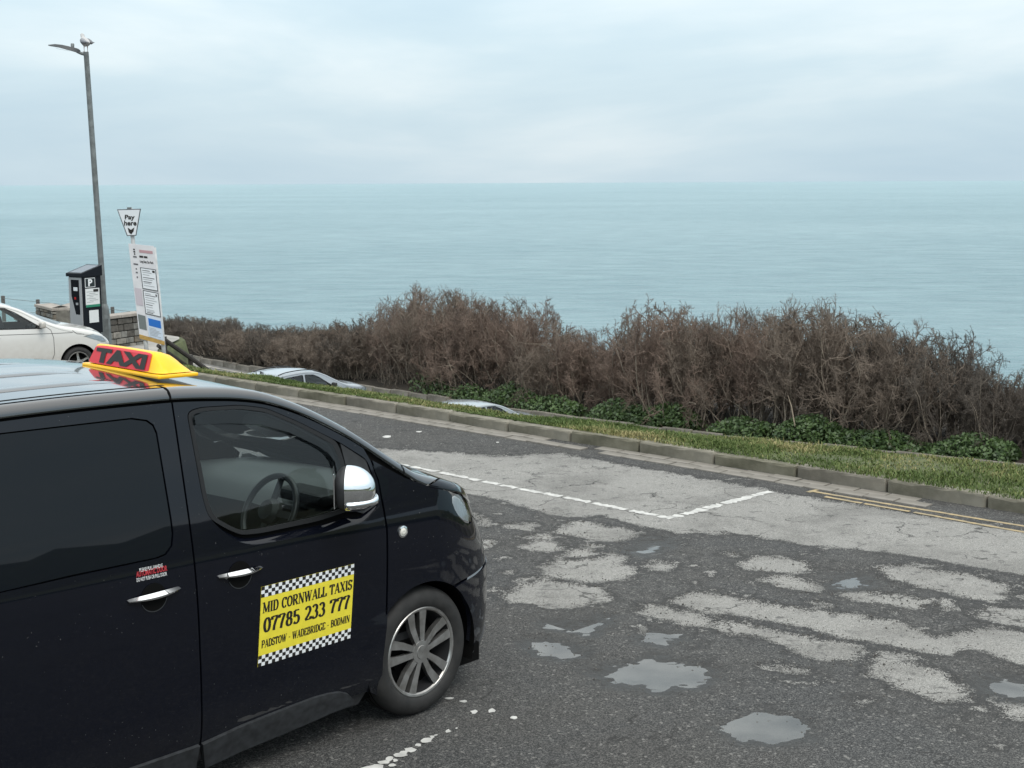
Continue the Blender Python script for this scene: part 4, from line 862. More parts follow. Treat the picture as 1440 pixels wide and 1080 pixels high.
for z in zz:
    xf = float(TX.fx(np.array(z)))-.006; yy0 = float(TX.y(np.array(xf), np.array(z)))
    for y in np.linspace(yy0-.05, 1.92-yy0+.05, 12): V.append((xf+.03*math.sin(math.pi*(y-yy0)/(1.92-2*yy0+.001)) if yy0 < y < 1.92-yy0 else xf-.02, y, z))
for i in range(9):
    for j in range(11): a = i*12+j; T += [(a, a+1, a+13), (a, a+13, a+12)]
PB().raw(V, T).build('front_grille', M_plast, taxi)
V = []; T = []
for z in np.linspace(.35, 1.84, 10):
    for y in np.linspace(.05, 1.87, 8): V.append((-4.07, y, z))
for i in range(9):
    for j in range(7): a = i*8+j; T += [(a, a+9, a+1), (a, a+8, a+9)]
PB().raw(V, T).build('tailgate', M_black, taxi)
# roof gutters and ribs
for s in (-1, 1):
    V, F = strip_mesh(TX.top, [(x, s*.978) for x in np.arange(-3.9, -1.34, .05)], .030, .007); V2 = []
    pyd('roof_gutter', V, F if s < 0 else [f[::-1] for f in F], M_dark, taxi)
for s in (-.70, -.30, .30, .70):
    path = [(x, s) for x in np.arange(-3.7, -1.45, .06)]; V = []; F = []
    for k, (ds, oz) in enumerate(((-.055, .0005), (-.03, .007), (.03, .007), (.055, .0005))):
        P = np.array(path); p = TX.top(P[:, 0], P[:, 1]+ds); taper = np.clip(np.minimum(np.arange(len(P)), np.arange(len(P))[::-1])/3, 0, 1); p[:, 2] += .0006+oz*taper; V.append(p)
    m = len(path); V = np.concatenate(V); F = [(j*m+i, j*m+i+1, (j+1)*m+i+1, (j+1)*m+i) for j in range(3) for i in range(m-1)]
    pyd('roof_rib', V, F, M_blackroof, taxi, smooth=True)
V, F = strip_mesh(TX.top, [(-1.36, w) for w in np.linspace(-1.15, -.93, 8)], .010, .0015); pyd('roof_seam', V, F, M_dark, taxi)
V, F = strip_mesh(TX.top, [(-.085+.0*w, w) for w in np.linspace(-1.15, -.95, 8)], .007, .0015); pyd('pillar_seam', V, F, M_dark, taxi)
# door handles
def handle(x0, z0, x1, z1, name='door_handle', lock=False):
    n = 14; V = []; F = []; hm = MB()
    root = empty(name); root.parent = taxi
    cx_, cz_ = (x0+x1)/2, (z0+z1)/2
    ring = [(cx_+.062*math.cos(t), cz_-.012+.060*math.sin(t)) for t in np.linspace(0, 2*math.pi, 25)[:-1]]
    pbx = PB(); pbx.panel(ring, TX.side, step=.03, off=.0025, skirt=0); pbx.build('handle_recess_shade', M_dark, root)  # flat dark disc on the door, giving the hollow's shade by colour
    V, F = strip_mesh(TX.side, [(cx_+.064*math.cos(t), cz_-.012+.062*math.sin(t)) for t in np.linspace(R(200), R(345), 14)], .004, .003); pyd('recess_rim', V, F, M_trim, root)
    P = []
    for i in range(n+1):
        t = i/n; x = x0+(x1-x0)*t; z = z0+(z1-z0)*t; bow = math.sin(math.pi*t); y = float(TX.y(np.array(x), np.array(z)))-.010-.026*bow; hh = .006+.010*bow
        P.append([(x, y+.014, z+hh*.75), (x, y-.006, z-hh*.15), (x, y-.004, z-hh*.7), (x, y+.012, z-hh)])
    V = [p for r in P for p in r]; F = [(i*4+j, (i+1)*4+j, (i+1)*4+(j+1) % 4, i*4+(j+1) % 4) for i in range(n) for j in range(4)]+[(0, 1, 2, 3), (n*4+3, n*4+2, n*4+1, n*4)]
    o = MB().add(V, F).build('grip', M_chrome, root, smooth=True, auto=50)
    if lock: MB().lathe([(.008, -.004), (.001, -.005)], n=12, c=(x0+.04, float(TX.y(np.array(x0), np.array(z0)))-.008, z0-.010)).build('key_lock', M_alloy, root)
a, b = tpx(305.5, 811), tpx(367, 797); handle(*a, *b, lock=True)
a, b = tpx(178.7, 845.5), tpx(251.7, 826); handle(*a, *b)
# side repeater
rp = tpx(566, 747.5); y0 = float(TX.y(np.array(rp[0]), np.array(rp[1])))
rep = empty('side_indicator'); rep.parent = taxi; rep.location = (rp[0], y0, rp[1])
MB().lathe([(.031, .002), (.030, -.006), (.022, -.008), (.021, -.004)], n=28).build('chrome_ring', M_chrome, rep, smooth=True, auto=40)
MB().lathe([(.021, -.004), (.014, -.011), (.006, -.013), (.001, -.010)], n=24).build('lens', pm('indicator_lens', (.7, .68, .62), .15), rep, smooth=True)
# chrome door mirror
mt, mb_ = np.array([-.53, -.145, 1.405]), 0
def mirror():
    root = empty('door_mirror'); root.parent = taxi
    cx_, cy_, cz_ = 0.0, 0.0, 0.0; root.location = (-.545, -.135, 1.31); root.rotation_euler = (0, 0, R(-40))
    def shell(name, mat, off, a0, a1, z0, z1, sx=.080, sy=.112, sz=.104):
        V = []; F = []; nu, nv = 26, 18
        for j in range(nv+1):
            v = z0+(z1-z0)*j/nv
            for i in range(nu+1):
                u = R(a0+(a1-a0)*i/nu); zc_ = math.sin(v*math.pi/2); pe = 1.9 if zc_ > 0 else 3.6; rr_ = max(0.0, 1-abs(zc_)**pe)**(1/pe)
                cu, su = math.cos(u), math.sin(u); px_ = abs(cu)**.8*math.copysign(1, cu); py_ = abs(su)**.75*math.copysign(1, su)
                V.append((cx_-.05+(sx+off+.05)*px_*rr_*(1 if px_ > 0 else .5), cy_+(sy+off)*py_*rr_, cz_+(sz+off)*zc_))
        for j in range(nv):
            for i in range(nu): k = j*(nu+1)+i; F.append((k, k+1, k+nu+2, k+nu+1))
        o = pyd(name, V, F, mat, root, smooth=True); bm = bmesh.new(); bm.from_mesh(o.data); bmesh.ops.remove_doubles(bm, verts=bm.verts, dist=1e-5); bmesh.ops.recalc_face_normals(bm, faces=bm.faces); bm.to_mesh(o.data); bm.free(); return o
    shell('mirror_housing', M_plast, -.004, 0, 360, -1, 1)
    shell('chrome_cap', M_chrome, .002, -100, 95, -.93, 1)
    V = []; F = []; n = 16
    for j in range(2):
        for i in range(n+1):
            u = R(-95+150*i/n); t = i/n; V.append((cx_-.05+(.140 if j == 0 else .150)*math.cos(u), cy_+.122*math.sin(u), cz_-.035-.018*(1-t)-(.026 if j else 0)))
    F = [(i, i+1, n+2+i, n+1+i) for i in range(n)]; o = pyd('mirror_indicator', V, F, M_chrome, root, smooth=True)
    sol = o.modifiers.new('thick', 'SOLIDIFY'); sol.thickness = .012; sol.offset = 1
    MB().tube([(.02, .20, -.125), (.0, .12, -.11), (-.02, .03, -.085)], [.036, .034, .04], 10).build('mirror_arm', M_plast, root, smooth=True)
    MB().box((cx_-.112, cy_, cz_), (.006, .19, .165), bev=.002).build('mirror_glass', M_chrome, root)
    for o in list(root.children):
        c = o.copy(); COL.objects.link(c)
        c.data = o.data.copy(); v = np.empty(len(c.data.vertices)*3, np.float32); c.data.vertices.foreach_get('co', v); v = v.reshape(-1, 3); v[:, 1] = -v[:, 1]; c.data.vertices.foreach_set('co', v.ravel()); c.data.flip_normals(); c.parent = LM
LM = empty('door_mirror'); LM.parent = taxi; LM.location = (-.545, 2.055, 1.31); LM.rotation_euler = (0, 0, R(40))
mirror()
# wheels
for x, st_ in ((0, R(1)), (-3.275, 0)):
    make_wheel(taxi, x, .018, .335, .232, .215, 5, st_); make_wheel(taxi, x, 1.902, .335, .232, .215, 5, st_, left=True)
# interior: floor, dashboard, steering wheel, seats, bulkhead of rear seats
MB().box((-1.7, .96, .42), (3.4, 1.72, .04)).build('cabin_floor', M_int, taxi)
V = []; F = []; sec = [(.34, 1.08), (.05, 1.11), (-.18, 1.125), (-.34, 1.10), (-.40, 1.03), (-.36, .90), (-.20, .75), (.20, .60)]
for y in (.16, .96, 1.76):
    bulge = .06 if y == .96 else 0; V += [(x+bulge, y, z) for x, z in sec]
F = [(j*8+i, j*8+i+1, (j+1)*8+i+1, (j+1)*8+i) for j in range(2) for i in range(7)]
MB().add(V, F).build('dashboard', M_dash, taxi, smooth=True, auto=45)
bn = MB().box((-.32, .50, 1.14), (.16, .36, .06), bev=.02).build('instrument_binnacle', M_int, taxi)
sw = empty('steering_wheel'); sw.parent = taxi; sw.location = (-.58, .50, 1.10); sw.rotation_euler = (0, R(-62), 0)
tor = [(.185+.016*math.cos(t), .016*math.sin(t)) for t in np.linspace(0, 2*math.pi, 9)[:-1]]
MB().lathe(tor, axis='Z', n=40, closed=True).build('wheel_rim', pm('steering_leather', (.035, .036, .038), .4), sw, smooth=True)
s_ = MB().lathe([(.06, -.03), (.07, .0), (.05, .03), (.001, .035)], axis='Z', n=24)
for t in (0, math.pi, -math.pi/2): s_.box((.115*math.cos(t), .115*math.sin(t), 0), (.13, .035, .012), Matrix.Rotation(t, 3, 'Z'))
s_.build('wheel_hub', M_int, sw, smooth=True, auto=40)
MB().tube([(-.54, .50, 1.12), (-.25, .50, 1.0)], .03, 8).build('steering_column', M_int, taxi)
for y in (.50, 1.42):
    s_ = MB().box((-1.02, y, .74), (.50, .50, .16), bev=.05); s_.box((-1.28, y, 1.08), (.13, .48, .66), Matrix.Rotation(R(-12), 3, 'Y'), bev=.05); s_.box((-1.36, y, 1.50), (.09, .26, .17), Matrix.Rotation(R(-8), 3, 'Y'), bev=.035)
    s_.build('front_seat', M_seat, taxi, smooth=True, auto=50)
MB().box((-2.3, .96, 1.0), (.16, 1.5, .9), bev=.04).build('rear_seat', M_seat, taxi)
pb = PB(); pb.panel([(-3.9, -.97), (-1.0, -.97), (-1.0, .97), (-3.9, .97)], TX.top, step=.2, off=.05, skirt=0, flip=True); pb.build('headlining', pm('headlining', (.16, .16, .155), .9), taxi)

# ---- magnetic door sign, curved onto the door
M_sy = pm('sign_yellow', s2l((226, 210, 60)), .45, var=.05, vs_=30); M_ink = pm('sign_ink', (.012, .010, .008), .5); M_sw = pm('sign_white', (.75, .77, .78), .45)
SC_ = tp([(367, 825.5), (497.5, 792.8), (492, 897), (362, 938)])   # TL TR BR BL
TLc, TRc, BRc, BLc = [np.array(p) for p in SC_]
def bil(u, v): return ((TLc*(1-u)+TRc*u)*(1-v)+(BLc*(1-u)+BRc*u)*v)
def sgn(u, v):
    u = np.asarray(u, float); v = np.asarray(v, float); p = (TLc*(1-u[..., None])+TRc*u[..., None])*(1-v[..., None])+(BLc*(1-u[..., None])+BRc*u[..., None])*v[..., None]
    q = TX.side(p[..., 0], p[..., 1]); q[..., 1] -= .0025; return q
dsn = empty('door_sign'); dsn.parent = taxi
pb = PB(); pb.panel([(0, 0), (1, 0), (1, 1), (0, 1)], sgn, step=.12, flip=True, skirt=.002); pb.build('sign_panel', M_sy, dsn)
def on_sign(name, quads, mat, off):
    V = []; F = []
    for i, q in enumerate(quads):
        k = len(V); p = sgn(np.array([a for a, _ in q]), np.array([b for _, b in q])); p[:, 1] -= off+1e-5*(i % 12); V += list(p); F.append((k, k+1, k+2, k+3))
    me = pyd(name, V, F, mat, dsn); return me
NCH = 28
for v0, v1 in ((0, .135), (.865, 1)):
    W_ = []; B_ = []
    for r in range(3):
        for c in range(NCH):
            h = (v1-v0)/3; q = [(c/NCH, v0+r*h), ((c+1)/NCH, v0+r*h), ((c+1)/NCH, v0+(r+1)*h), (c/NCH, v0+(r+1)*h)]
            (W_ if (r+c) % 2 else B_).append(q)
    on_sign('check_white', W_, M_sw, .0006); on_sign('check_black', B_, M_ink, .0006)
def sign_line(body, u0, u1, v_base, v_h):
    Q, adv = serif_text(body); w = u1-u0
    x = 0.0
    for word in body.split(' '):
        Qw, aw_ = serif_text(word); on_sign('lettering', [[(u0+(x+px_)/adv*w, v_base-y*v_h) for px_, y in q] for q in Qw], M_ink, .0008); x += aw_+GL[' '][0]
sign_line('MID CORNWALL TAXIS', .02, .985, .335, .135); sign_line('07785 233 777', .035, .97, .585, .185); sign_line('PADSTOW - WADEBRIDGE - BODMIN', .025, .98, .775, .098)
# notice over the sliding-door handle
def flat_text(name, body, p_bl, p_br, h, mat, parent, off=.002, bold=.0):
    V, T = text2d(body, 1, bold); a, b = np.array(tpx(*p_bl)), np.array(tpx(*p_br)); L_ = np.hypot(*(b-a)); V = fit(V, 0, 0, L_, h); ux = (b-a)/L_
    q = a+V[:, :1]*ux+V[:, 1:]*np.array([-ux[1], ux[0]]); p = TX.side(q[:, 0], q[:, 1]); p[:, 1] -= off
    return pyd(name, p, T, mat, parent)
nt_ = empty('door_notice'); nt_.parent = taxi
M_nw = pm('notice_white', (.62, .62, .62), .5); M_nr = pm('notice_red', (.42, .03, .04), .5)
flat_text('notice_line', 'PLEASE PULL HANDLE', (196, 804.5), (228.5, 797.5), .016, M_nw, nt_, bold=.02); flat_text('notice_line', 'AUTOMATIC DOOR', (191.5, 812), (235, 802.5), .024, M_nr, nt_, bold=.03); flat_text('notice_line', 'DO NOT PUSH OR PULL DOOR', (192, 818.5), (234.5, 809), .016, M_nw, nt_, bold=.02)

# ---- roof sign (across the roof, facing back)
rs = empty('roof_sign'); rs.parent = taxi; rs.location = (-1.17, .685, 1.846); rs.rotation_euler = (R(.5), R(1.5), 0)
M_yel = pm('sign_yellow_plastic', s2l((250, 190, 20)), .3, var=.03, vs_=20); M_redp = pm('sign_red_plastic', s2l((205, 40, 52)), .35)
SL, SH = .62, .094
def hgt(y):   # outline of the dome along its length
    t = abs(y)/(SL/2); return SH*(1-.03*t**2)*((1-.9*(max(0, t-.68)/.32)**1.25) if y < 0 else (1-.8*(max(0, t-.90)/.10)**1.6))
MB().box((0, 0, .009), (.215, SL+.03, .018), bev=.008).build('sign_base', M_yel, rs)
V = []; F = []; ys = np.linspace(-SL/2, SL/2, 33); cs = [(-.092, 0), (-.084, .3), (-.068, .85), (-.058, .97), (-.045, 1.0), (-.01, .95), (.03, .80), (.06, .58), (.085, .28), (.098, 0)]
for y in ys:
    t = abs(y)/(SL/2); ee = 1-max(0, t-.86)/.14*.5
    for cx_, cz_ in cs: V.append((cx_*(1 if t < .86 else .6+.4*ee), y*(1 if cz_ < .3 else 1-.03*t), .018+max(0.004, hgt(y)*cz_*math.sqrt(max(0, 1-max(0, t-.90)**2/.0101)) if t > .9 else hgt(y)*cz_)))
m = len(cs); F = [(i*m+j, i*m+j+1, (i+1)*m+j+1, (i+1)*m+j) for i in range(32) for j in range(m-1)]+[tuple(range(m)), tuple(32*m+j for j in range(m))[::-1]]
MB().add(V, F).build('sign_shell', M_yel, rs, smooth=True, auto=50)
def face_pt(y, k, off):   # on the rear face: k 0..1 up the face
    zz = .018+hgt(y)*k; x = np.interp(k, [0, .25, .78, .93], [-.092, -.086, -.070, -.058]); return (x-off, y, zz)
def sface(off):
    def fn(a, b):
        a = np.asarray(a, float); b = np.asarray(b, float); zz = .018+np.array([hgt(-t) for t in a.ravel()]).reshape(a.shape)*b; x = np.interp(b, [0, .3, .85, .97], [-.092, -.084, -.068, -.058]); return np.stack([x-off, -a, zz], -1)
    return fn
pb = PB(); pb.panel(rnd([(-.290, .05), (.222, .05), (.216, .96), (-.255, .96)], .09, 5), sface(0), step=.03, off=.0, skirt=0); 
o = pb.build('sign_face', M_redp, rs); V = np.array([v.co for v in o.data.vertices]); V[:, 0] -= .0025; o.data.vertices.foreach_set('co', V.astype(np.float32).ravel())
V, T = text2d('TAXI', 1, .06, 0, .96); V = fit(V, -.24, .13, .43, .72); fn = sface(.0055)
p = fn(V[:, 0], V[:, 1]); pyd('sign_lettering', p, T, M_ink, rs)

# ------------------------------------------------------------------ the other cars
M_wpaint = paint('white_paint', (.60, .59, .565), .3, .8, dirt=(.30, .25, .19), dirt_h=(.15, .85)); M_spaint = paint('silver_paint', (.26, .29, .31), .3, .9); M_gpaint = paint('pale_grey_paint', (.27, .30, .33), .28, .9)
M_seam = pm('panel_seam', (.02, .02, .02), .8)
def car_place(az, local, world):
    d = np.array([math.sin(az), math.cos(az), 0]); l = np.array([-d[1], d[0], 0]); return np.asarray(world)-d*local[0]-l*local[1]-np.array([0, 0, local[2]])
def make_car(name, sf, W, az, pt, wb, Rt, Rr, wins, sills, label, cat='car', rails=False, hl=None, seams=(), roofx=(-1, 0), rearx=-3, mirror=(-.8, .95), handles=(), xr=-3.3, xf=.7, zb=.2, wlip=.36, scl_=1.0):
    c = car_root(name, W, az, label=label, cat=cat); c.scale = (scl_, scl_, scl_); rl = lambda x, d=.004: (x, float(sf.rail(np.array(x)))-d)
    out = [(xr, zb+.12), (-wb-wlip-.02, zb+.04)]+arch(-wb, Rt, wlip, 185, -5, 20)+[(-wb+wlip+.05, zb), (-wlip-.05, zb)]+arch(0, Rt, wlip, 185, -5, 20)+[(wlip+.05, zb+.05), (xf-.05, zb+.05), (xf, .45)]+[rl(x) for x in np.arange(xf-.02, xr, -.06)]+[rl(xr)]
    out = [p for i, p in enumerate(out) if i == 0 or math.hypot(p[0]-out[i-1][0], p[1]-out[i-1][1]) > .004]
    pb = PB(); pb.panel(out, sf.side, holes=wins, step=.07, skirt=.012); pb.mirror(sf.hw)
    s1 = .90
    bx = lambda s: roofx[1]-.30*abs(s)**2.2; txx = lambda s: roofx[0]-.08*abs(s)**2
    ws = [(bx(s), s) for s in np.linspace(-s1, s1, 11)]+[(txx(s), s) for s in np.linspace(s1, -s1, 11)]
    xs = np.arange(xr, xf-.01, .09); pb.panel([(x, -1.15) for x in xs]+[(xf-.01, -1.15), (xf-.01, 1.15)]+[(x, 1.15) for x in xs[::-1]], sf.top, holes=[ws], step=.075, skirt=0)
    V = []; T = []; zz = np.linspace(zb+.05, float(sf.zr(np.array(xf)))+.02, 7)
    for x, s_ in ((xf, 1), (xr, -1)):
        k = len(V); zz = np.linspace(zb+.08, float(sf.rail(np.array(x)))+.03, 7)
        for z in zz:
            y0 = float(sf.y(np.array(x), np.array(z)))
            for t in np.linspace(0, 1, 9): V.append((x+s_*.05*math.sin(math.pi*t), y0+(2*sf.hw-2*y0)*t, z))
        for i in range(6):
            for j in range(8):
                a = k+i*9+j; f = [(a, a+1, a+10), (a, a+10, a+9)]; T += f if s_ > 0 else [q[::-1] for q in f]
    pb.raw(V, T); pb.build('body', sf.mat, c)
    inner = MB().box(((xr+xf)/2-.1, sf.hw, zb+.12), (xf-xr-.6, 2*sf.hw-.14, .14)); inner.build('underbody', M_dark, c)
    for w in wins:
        cc = np.array(w).mean(0); pb = PB(); pb.panel(w, sf.side, step=.09, off=-.008, skirt=0); pb.build('side_window', M_glass, c); pb.mirrored(sf.hw).build('side_window', M_glass, c)
        V, F = strip_mesh(sf.side, dpath([tuple(p) for p in w]+[tuple(w[0])], .05), .022, .002); pyd('window_trim', V, F, M_rubber, c)
    pb = PB(); pb.panel(ws, sf.top, step=.09, off=-.003, skirt=0); pb.build('windscreen', M_wscr, c)
    for s_ in seams:
        V, F = strip_mesh(sf.side, dpath(s_, .05), .009, .0012); pyd('door_seam', V, F, M_seam, c)
    for x in (0, -wb):
        for yy, left in ((.02, False), (2*sf.hw-.02, True)): make_wheel(c, x, yy, Rt, Rr, .19, 5, 0, left, fancy=False, spokes='single')
        for yy, ss in ((.03, 1), (2*sf.hw-.03, -1)):
            pr = arch(x, Rt, wlip+.004, 200, -20, 16); n = len(pr); V = [(p, yy, z) for p, z in pr]+[(p, yy+ss*.26, z) for p, z in pr]
            pyd('arch_liner', V, [(i, i+1, n+i+1, n+i) for i in range(n-1)]+[tuple(range(n, 2*n))], M_dark, c)
    if hl:
        pb = PB(); pb.panel(hl, sf.side, step=.04, off=.004, skirt=.004); pb.mirror(sf.hw); pb.build('headlamp', M_lamp, c)
        h2 = np.array(hl).mean(0); pb = PB(); pb.panel([tuple(h2+(np.array(p)-h2)*.85) for p in hl], sf.side, step=.04, off=.0025, skirt=0); pb.mirror(sf.hw); pb.build('headlamp_reflector', M_lampin, c)
    mx, mz = mirror; y0 = float(sf.y(np.array(mx), np.array(mz)))
    for yy, ss in ((y0, -1), (2*sf.hw-y0, 1)):
        m_ = empty('door_mirror'); m_.parent = c; m_.location = (mx, yy, mz)
        MB().box((.0, ss*.12, .07), (.10, .19, .13), bev=.035).build('mirror_cap', sf.mcap, m_, smooth=True); MB().tube([(0, -ss*.01, .0), (0, ss*.07, .03)], .025, 8).build('mirror_arm', M_plast, m_)
    for hx, hz in handles:
        y0 = float(sf.y(np.array(hx), np.array(hz))); MB().tube([(hx-.09, y0+.004, hz), (hx-.06, y0-.022, hz+.004), (hx+.06, y0-.022, hz), (hx+.09, y0+.004, hz-.004)], .012, 8).build('door_handle', sf.mcap, c, smooth=True)
    MB().box((-.35, sf.hw, .80), (.5, 2*sf.hw-.3, .30), bev=.06).build('dashboard', M_int, c)
    for y in (.42, 2*sf.hw-.42):
        MB().box((-1.35, y, .95), (.14, .42, .62), Matrix.Rotation(R(-12), 3, 'Y'), bev=.05).build('front_seat', M_seat, c)
    w_ = empty('steering_wheel'); w_.parent = c; w_.location = (-.72, .42, .98); w_.rotation_euler = (0, R(-62), 0)
    MB().lathe(tor, axis='Z', n=24, closed=True).build('wheel_rim', M_int, w_, smooth=True)
    if rails:
        for s_ in (-1, 1):
            P = [sf.top(np.array([x]), np.array([s_*.93]))[0]+np.array([0, 0, .035*min(1, 6*min(i, 14-i)/14)+.004]) for i, x in enumerate(np.linspace(-2.75, -1.15, 15))]
            MB().tube(P, .016, 8).build('roof_rail', M_plast, c, smooth=True)
        p = sf.top(np.array([-2.85]), np.array([0.0]))[0]; MB().add([(p[0]-.09, p[1]-.02, p[2]), (p[0]-.09, p[1]+.02, p[2]), (p[0]+.08, p[1], p[2]), (p[0]-.09, p[1], p[2]+.075)], [(0, 1, 3), (1, 2, 3), (2, 0, 3), (0, 2, 1)]).build('roof_aerial', M_plast, c)
    return c
# white hatchback behind the taxi, nose to the right
WS = Surf(prof=[(.1, .05), (.25, .02), (.5, 0), (.7, .004), (.88, .018), (1.0, .04), (1.2, .10), (1.4, .17), (1.5, .21)],
  zr=[(-3.2, .98), (-3.08, 1.22), (-2.88, 1.36), (-2.5, 1.45), (-1.8, 1.485), (-1.4, 1.47), (-1.08, 1.38), (-.78, 1.22), (-.50, 1.075), (-.30, 1.01), (-.05, .965), (.25, .895), (.5, .80), (.68, .66)],
  zc=[(-3.2, 1.0), (-3.0, 1.3), (-2.7, 1.44), (-1.9, 1.51), (-1.4, 1.49), (-1.0, 1.38), (-.5, 1.17), (-.1, 1.02), (.2, .95), (.5, .86), (.68, .72)],
  hw=.85, fx=[(0, .74), (.6, .76), (.9, .70), (1.2, .6)], rx=[(0, -3.3), (1.5, -3.28)], rr=[(-3.2, .05), (-.6, .05), (0, .09), (.7, .11)], x0f=.05, bf=.62, x0r=-2.9, br=.35, p=1.7)
WS.mat, WS.mcap = M_wpaint, M_wpaint
WAZ = R(57); wz = atd(112, 511, 28.2); Wp = wz.copy(); Wp[2] = wz[2]-.30
make_car('white_hatchback', WS, Wp, WAZ, None, 2.51, .30, .205,
  [rnd([(-.66, .995), (-.82, 1.10), (-1.12, 1.30), (-1.30, 1.39), (-1.68, 1.42), (-1.71, 1.025)], .03), rnd([(-1.79, 1.025), (-1.76, 1.42), (-2.25, 1.405), (-2.6, 1.30), (-2.64, 1.10), (-2.5, 1.045)], .03)], None,
  'muddy white hatchback parked in front of the pay station', hl=[(.10, .80), (.30, .835), (.52, .76), (.60, .66), (.50, .65), (.34, .71), (.20, .765)],
  seams=[[(-.62, 1.04), (-.50, .95), (-.46, .80), (-.46, .50), (-.55, .28)], [(-1.80, 1.0), (-1.82, .6), (-1.80, .28)], [(-1.9, .925), (-.47, .885), (-.1, .88)], [(-.10, .92), (-.02, .85), (.12, .835)], [(-2.4, .98), (-1.9, .925)]], roofx=(-1.08, -.13), mirror=(-.68, 1.0), handles=[(-1.52, .86), (-2.3, .88)], xr=-3.18, xf=.70, zb=.19, scl_=1.05)
# grey crossover and silver hatchback on the lower road
SV = Surf(prof=[(.1, .05), (.3, .01), (.6, 0), (.85, .008), (1.05, .04), (1.3, .12), (1.55, .20), (1.7, .25)],
  zr=[(-3.5, 1.05), (-3.4, 1.36), (-3.1, 1.52), (-2.6, 1.59), (-1.9, 1.62), (-1.4, 1.58), (-1.05, 1.46), (-.7, 1.28), (-.35, 1.12), (-.1, 1.06), (.3, 1.00), (.6, .90), (.8, .75)],
  zc=[(-3.5, 1.1), (-3.35, 1.45), (-3.0, 1.59), (-2.0, 1.66), (-1.4, 1.62), (-1.0, 1.52), (-.5, 1.30), (-.05, 1.12), (.3, 1.06), (.6, .98), (.8, .82)],
  hw=.91, fx=[(0, .86), (.7, .87), (1.1, .8), (1.4, .7)], rx=[(0, -3.55), (1.7, -3.5)], rr=[(-3.5, .06), (-.7, .05), (0, .1), (.8, .12)], x0f=.1, bf=.62, x0r=-3.1, br=.35, p=1.7)
SV.mat, SV.mcap = M_gpaint, M_plast
CAZ = R(43); zlow = ZLOW
p_ = gnd(391, 528.5, zlow+1.58); make_car('grey_crossover', SV, car_place(CAZ, (-2.75, .29, 1.58), p_), CAZ, None, 2.66, .34, .235,
  [rnd([(-.86, 1.10), (-1.0, 1.20), (-1.3, 1.40), (-1.5, 1.49), (-1.82, 1.52), (-1.85, 1.12)], .03), rnd([(-1.93, 1.12), (-1.90, 1.52), (-2.5, 1.49), (-2.95, 1.36), (-3.0, 1.22), (-2.7, 1.14)], .03)], None,
  'pale grey crossover with black roof rails below the grass bank', rails=True, hl=[(.2, .88), (.45, .93), (.66, .86), (.6, .78), (.4, .80)], seams=[[(-.75, 1.1), (-.6, .9), (-.6, .4)], [(-1.89, 1.1), (-1.9, .4)]], roofx=(-1.25, -.18), mirror=(-.88, 1.08), handles=[(-1.7, .98), (-2.6, 1.0)], xr=-3.48, xf=.80, zb=.24, wlip=.40)
HS = Surf(prof=[(.1, .05), (.25, .02), (.5, 0), (.75, .006), (.92, .03), (1.1, .08), (1.3, .15), (1.45, .21)],
  zr=[(-3.2, .98), (-3.1, 1.2), (-2.9, 1.32), (-2.5, 1.40), (-1.9, 1.435), (-1.5, 1.42), (-1.2, 1.35), (-.85, 1.19), (-.5, 1.02), (-.2, .95), (.2, .88), (.5, .80), (.68, .66)],
  zc=[(-3.2, 1.0), (-3.1, 1.28), (-2.8, 1.40), (-2.0, 1.47), (-1.5, 1.455), (-1.1, 1.37), (-.6, 1.17), (-.15, 1.0), (.2, .95), (.5, .87), (.68, .72)],
  hw=.86, fx=[(0, .74), (.6, .76), (.9, .70), (1.2, .6)], rx=[(0, -3.3), (1.5, -3.25)], rr=[(-3.2, .06), (-.6, .05), (0, .09), (.7, .11)], x0f=.05, bf=.62, x0r=-2.85, br=.35, p=1.7)
HS.mat, HS.mcap = M_spaint, M_spaint
p_ = gnd(652, 566, zlow+1.46); make_car('silver_hatchback', HS, car_place(CAZ, (-2.0, .80, 1.46), p_), CAZ, None, 2.5, .30, .205,
  [rnd([(-.78, .98), (-.95, 1.08), (-1.25, 1.27), (-1.45, 1.35), (-1.75, 1.375), (-1.78, 1.0)], .03), rnd([(-1.86, 1.0), (-1.83, 1.375), (-2.35, 1.35), (-2.68, 1.26), (-2.72, 1.08), (-2.55, 1.02)], .03)], None,
  'silver blue car with only its roof showing over the grass bank', hl=[(.10, .80), (.30, .83), (.52, .76), (.50, .67), (.34, .71)], seams=[[(-.62, 1.0), (-.46, .8), (-.46, .4)], [(-1.82, 1.0), (-1.82, .4)]], roofx=(-1.20, -.20), mirror=(-.83, .98), handles=[(-1.62, .86)], xr=-3.2, xf=.70, zb=.19)

# ================================================================== PAY STATION CORNER
M_galv = pm('galvanised_steel', (.17, .185, .185), .55, metal=.35, var=.25, vs_=8); M_lampd = pm('lamp_housing', (.055, .06, .065), .5)
def base_z(P): a, q = aq(P); return float(zL(np.array(a)))+.115
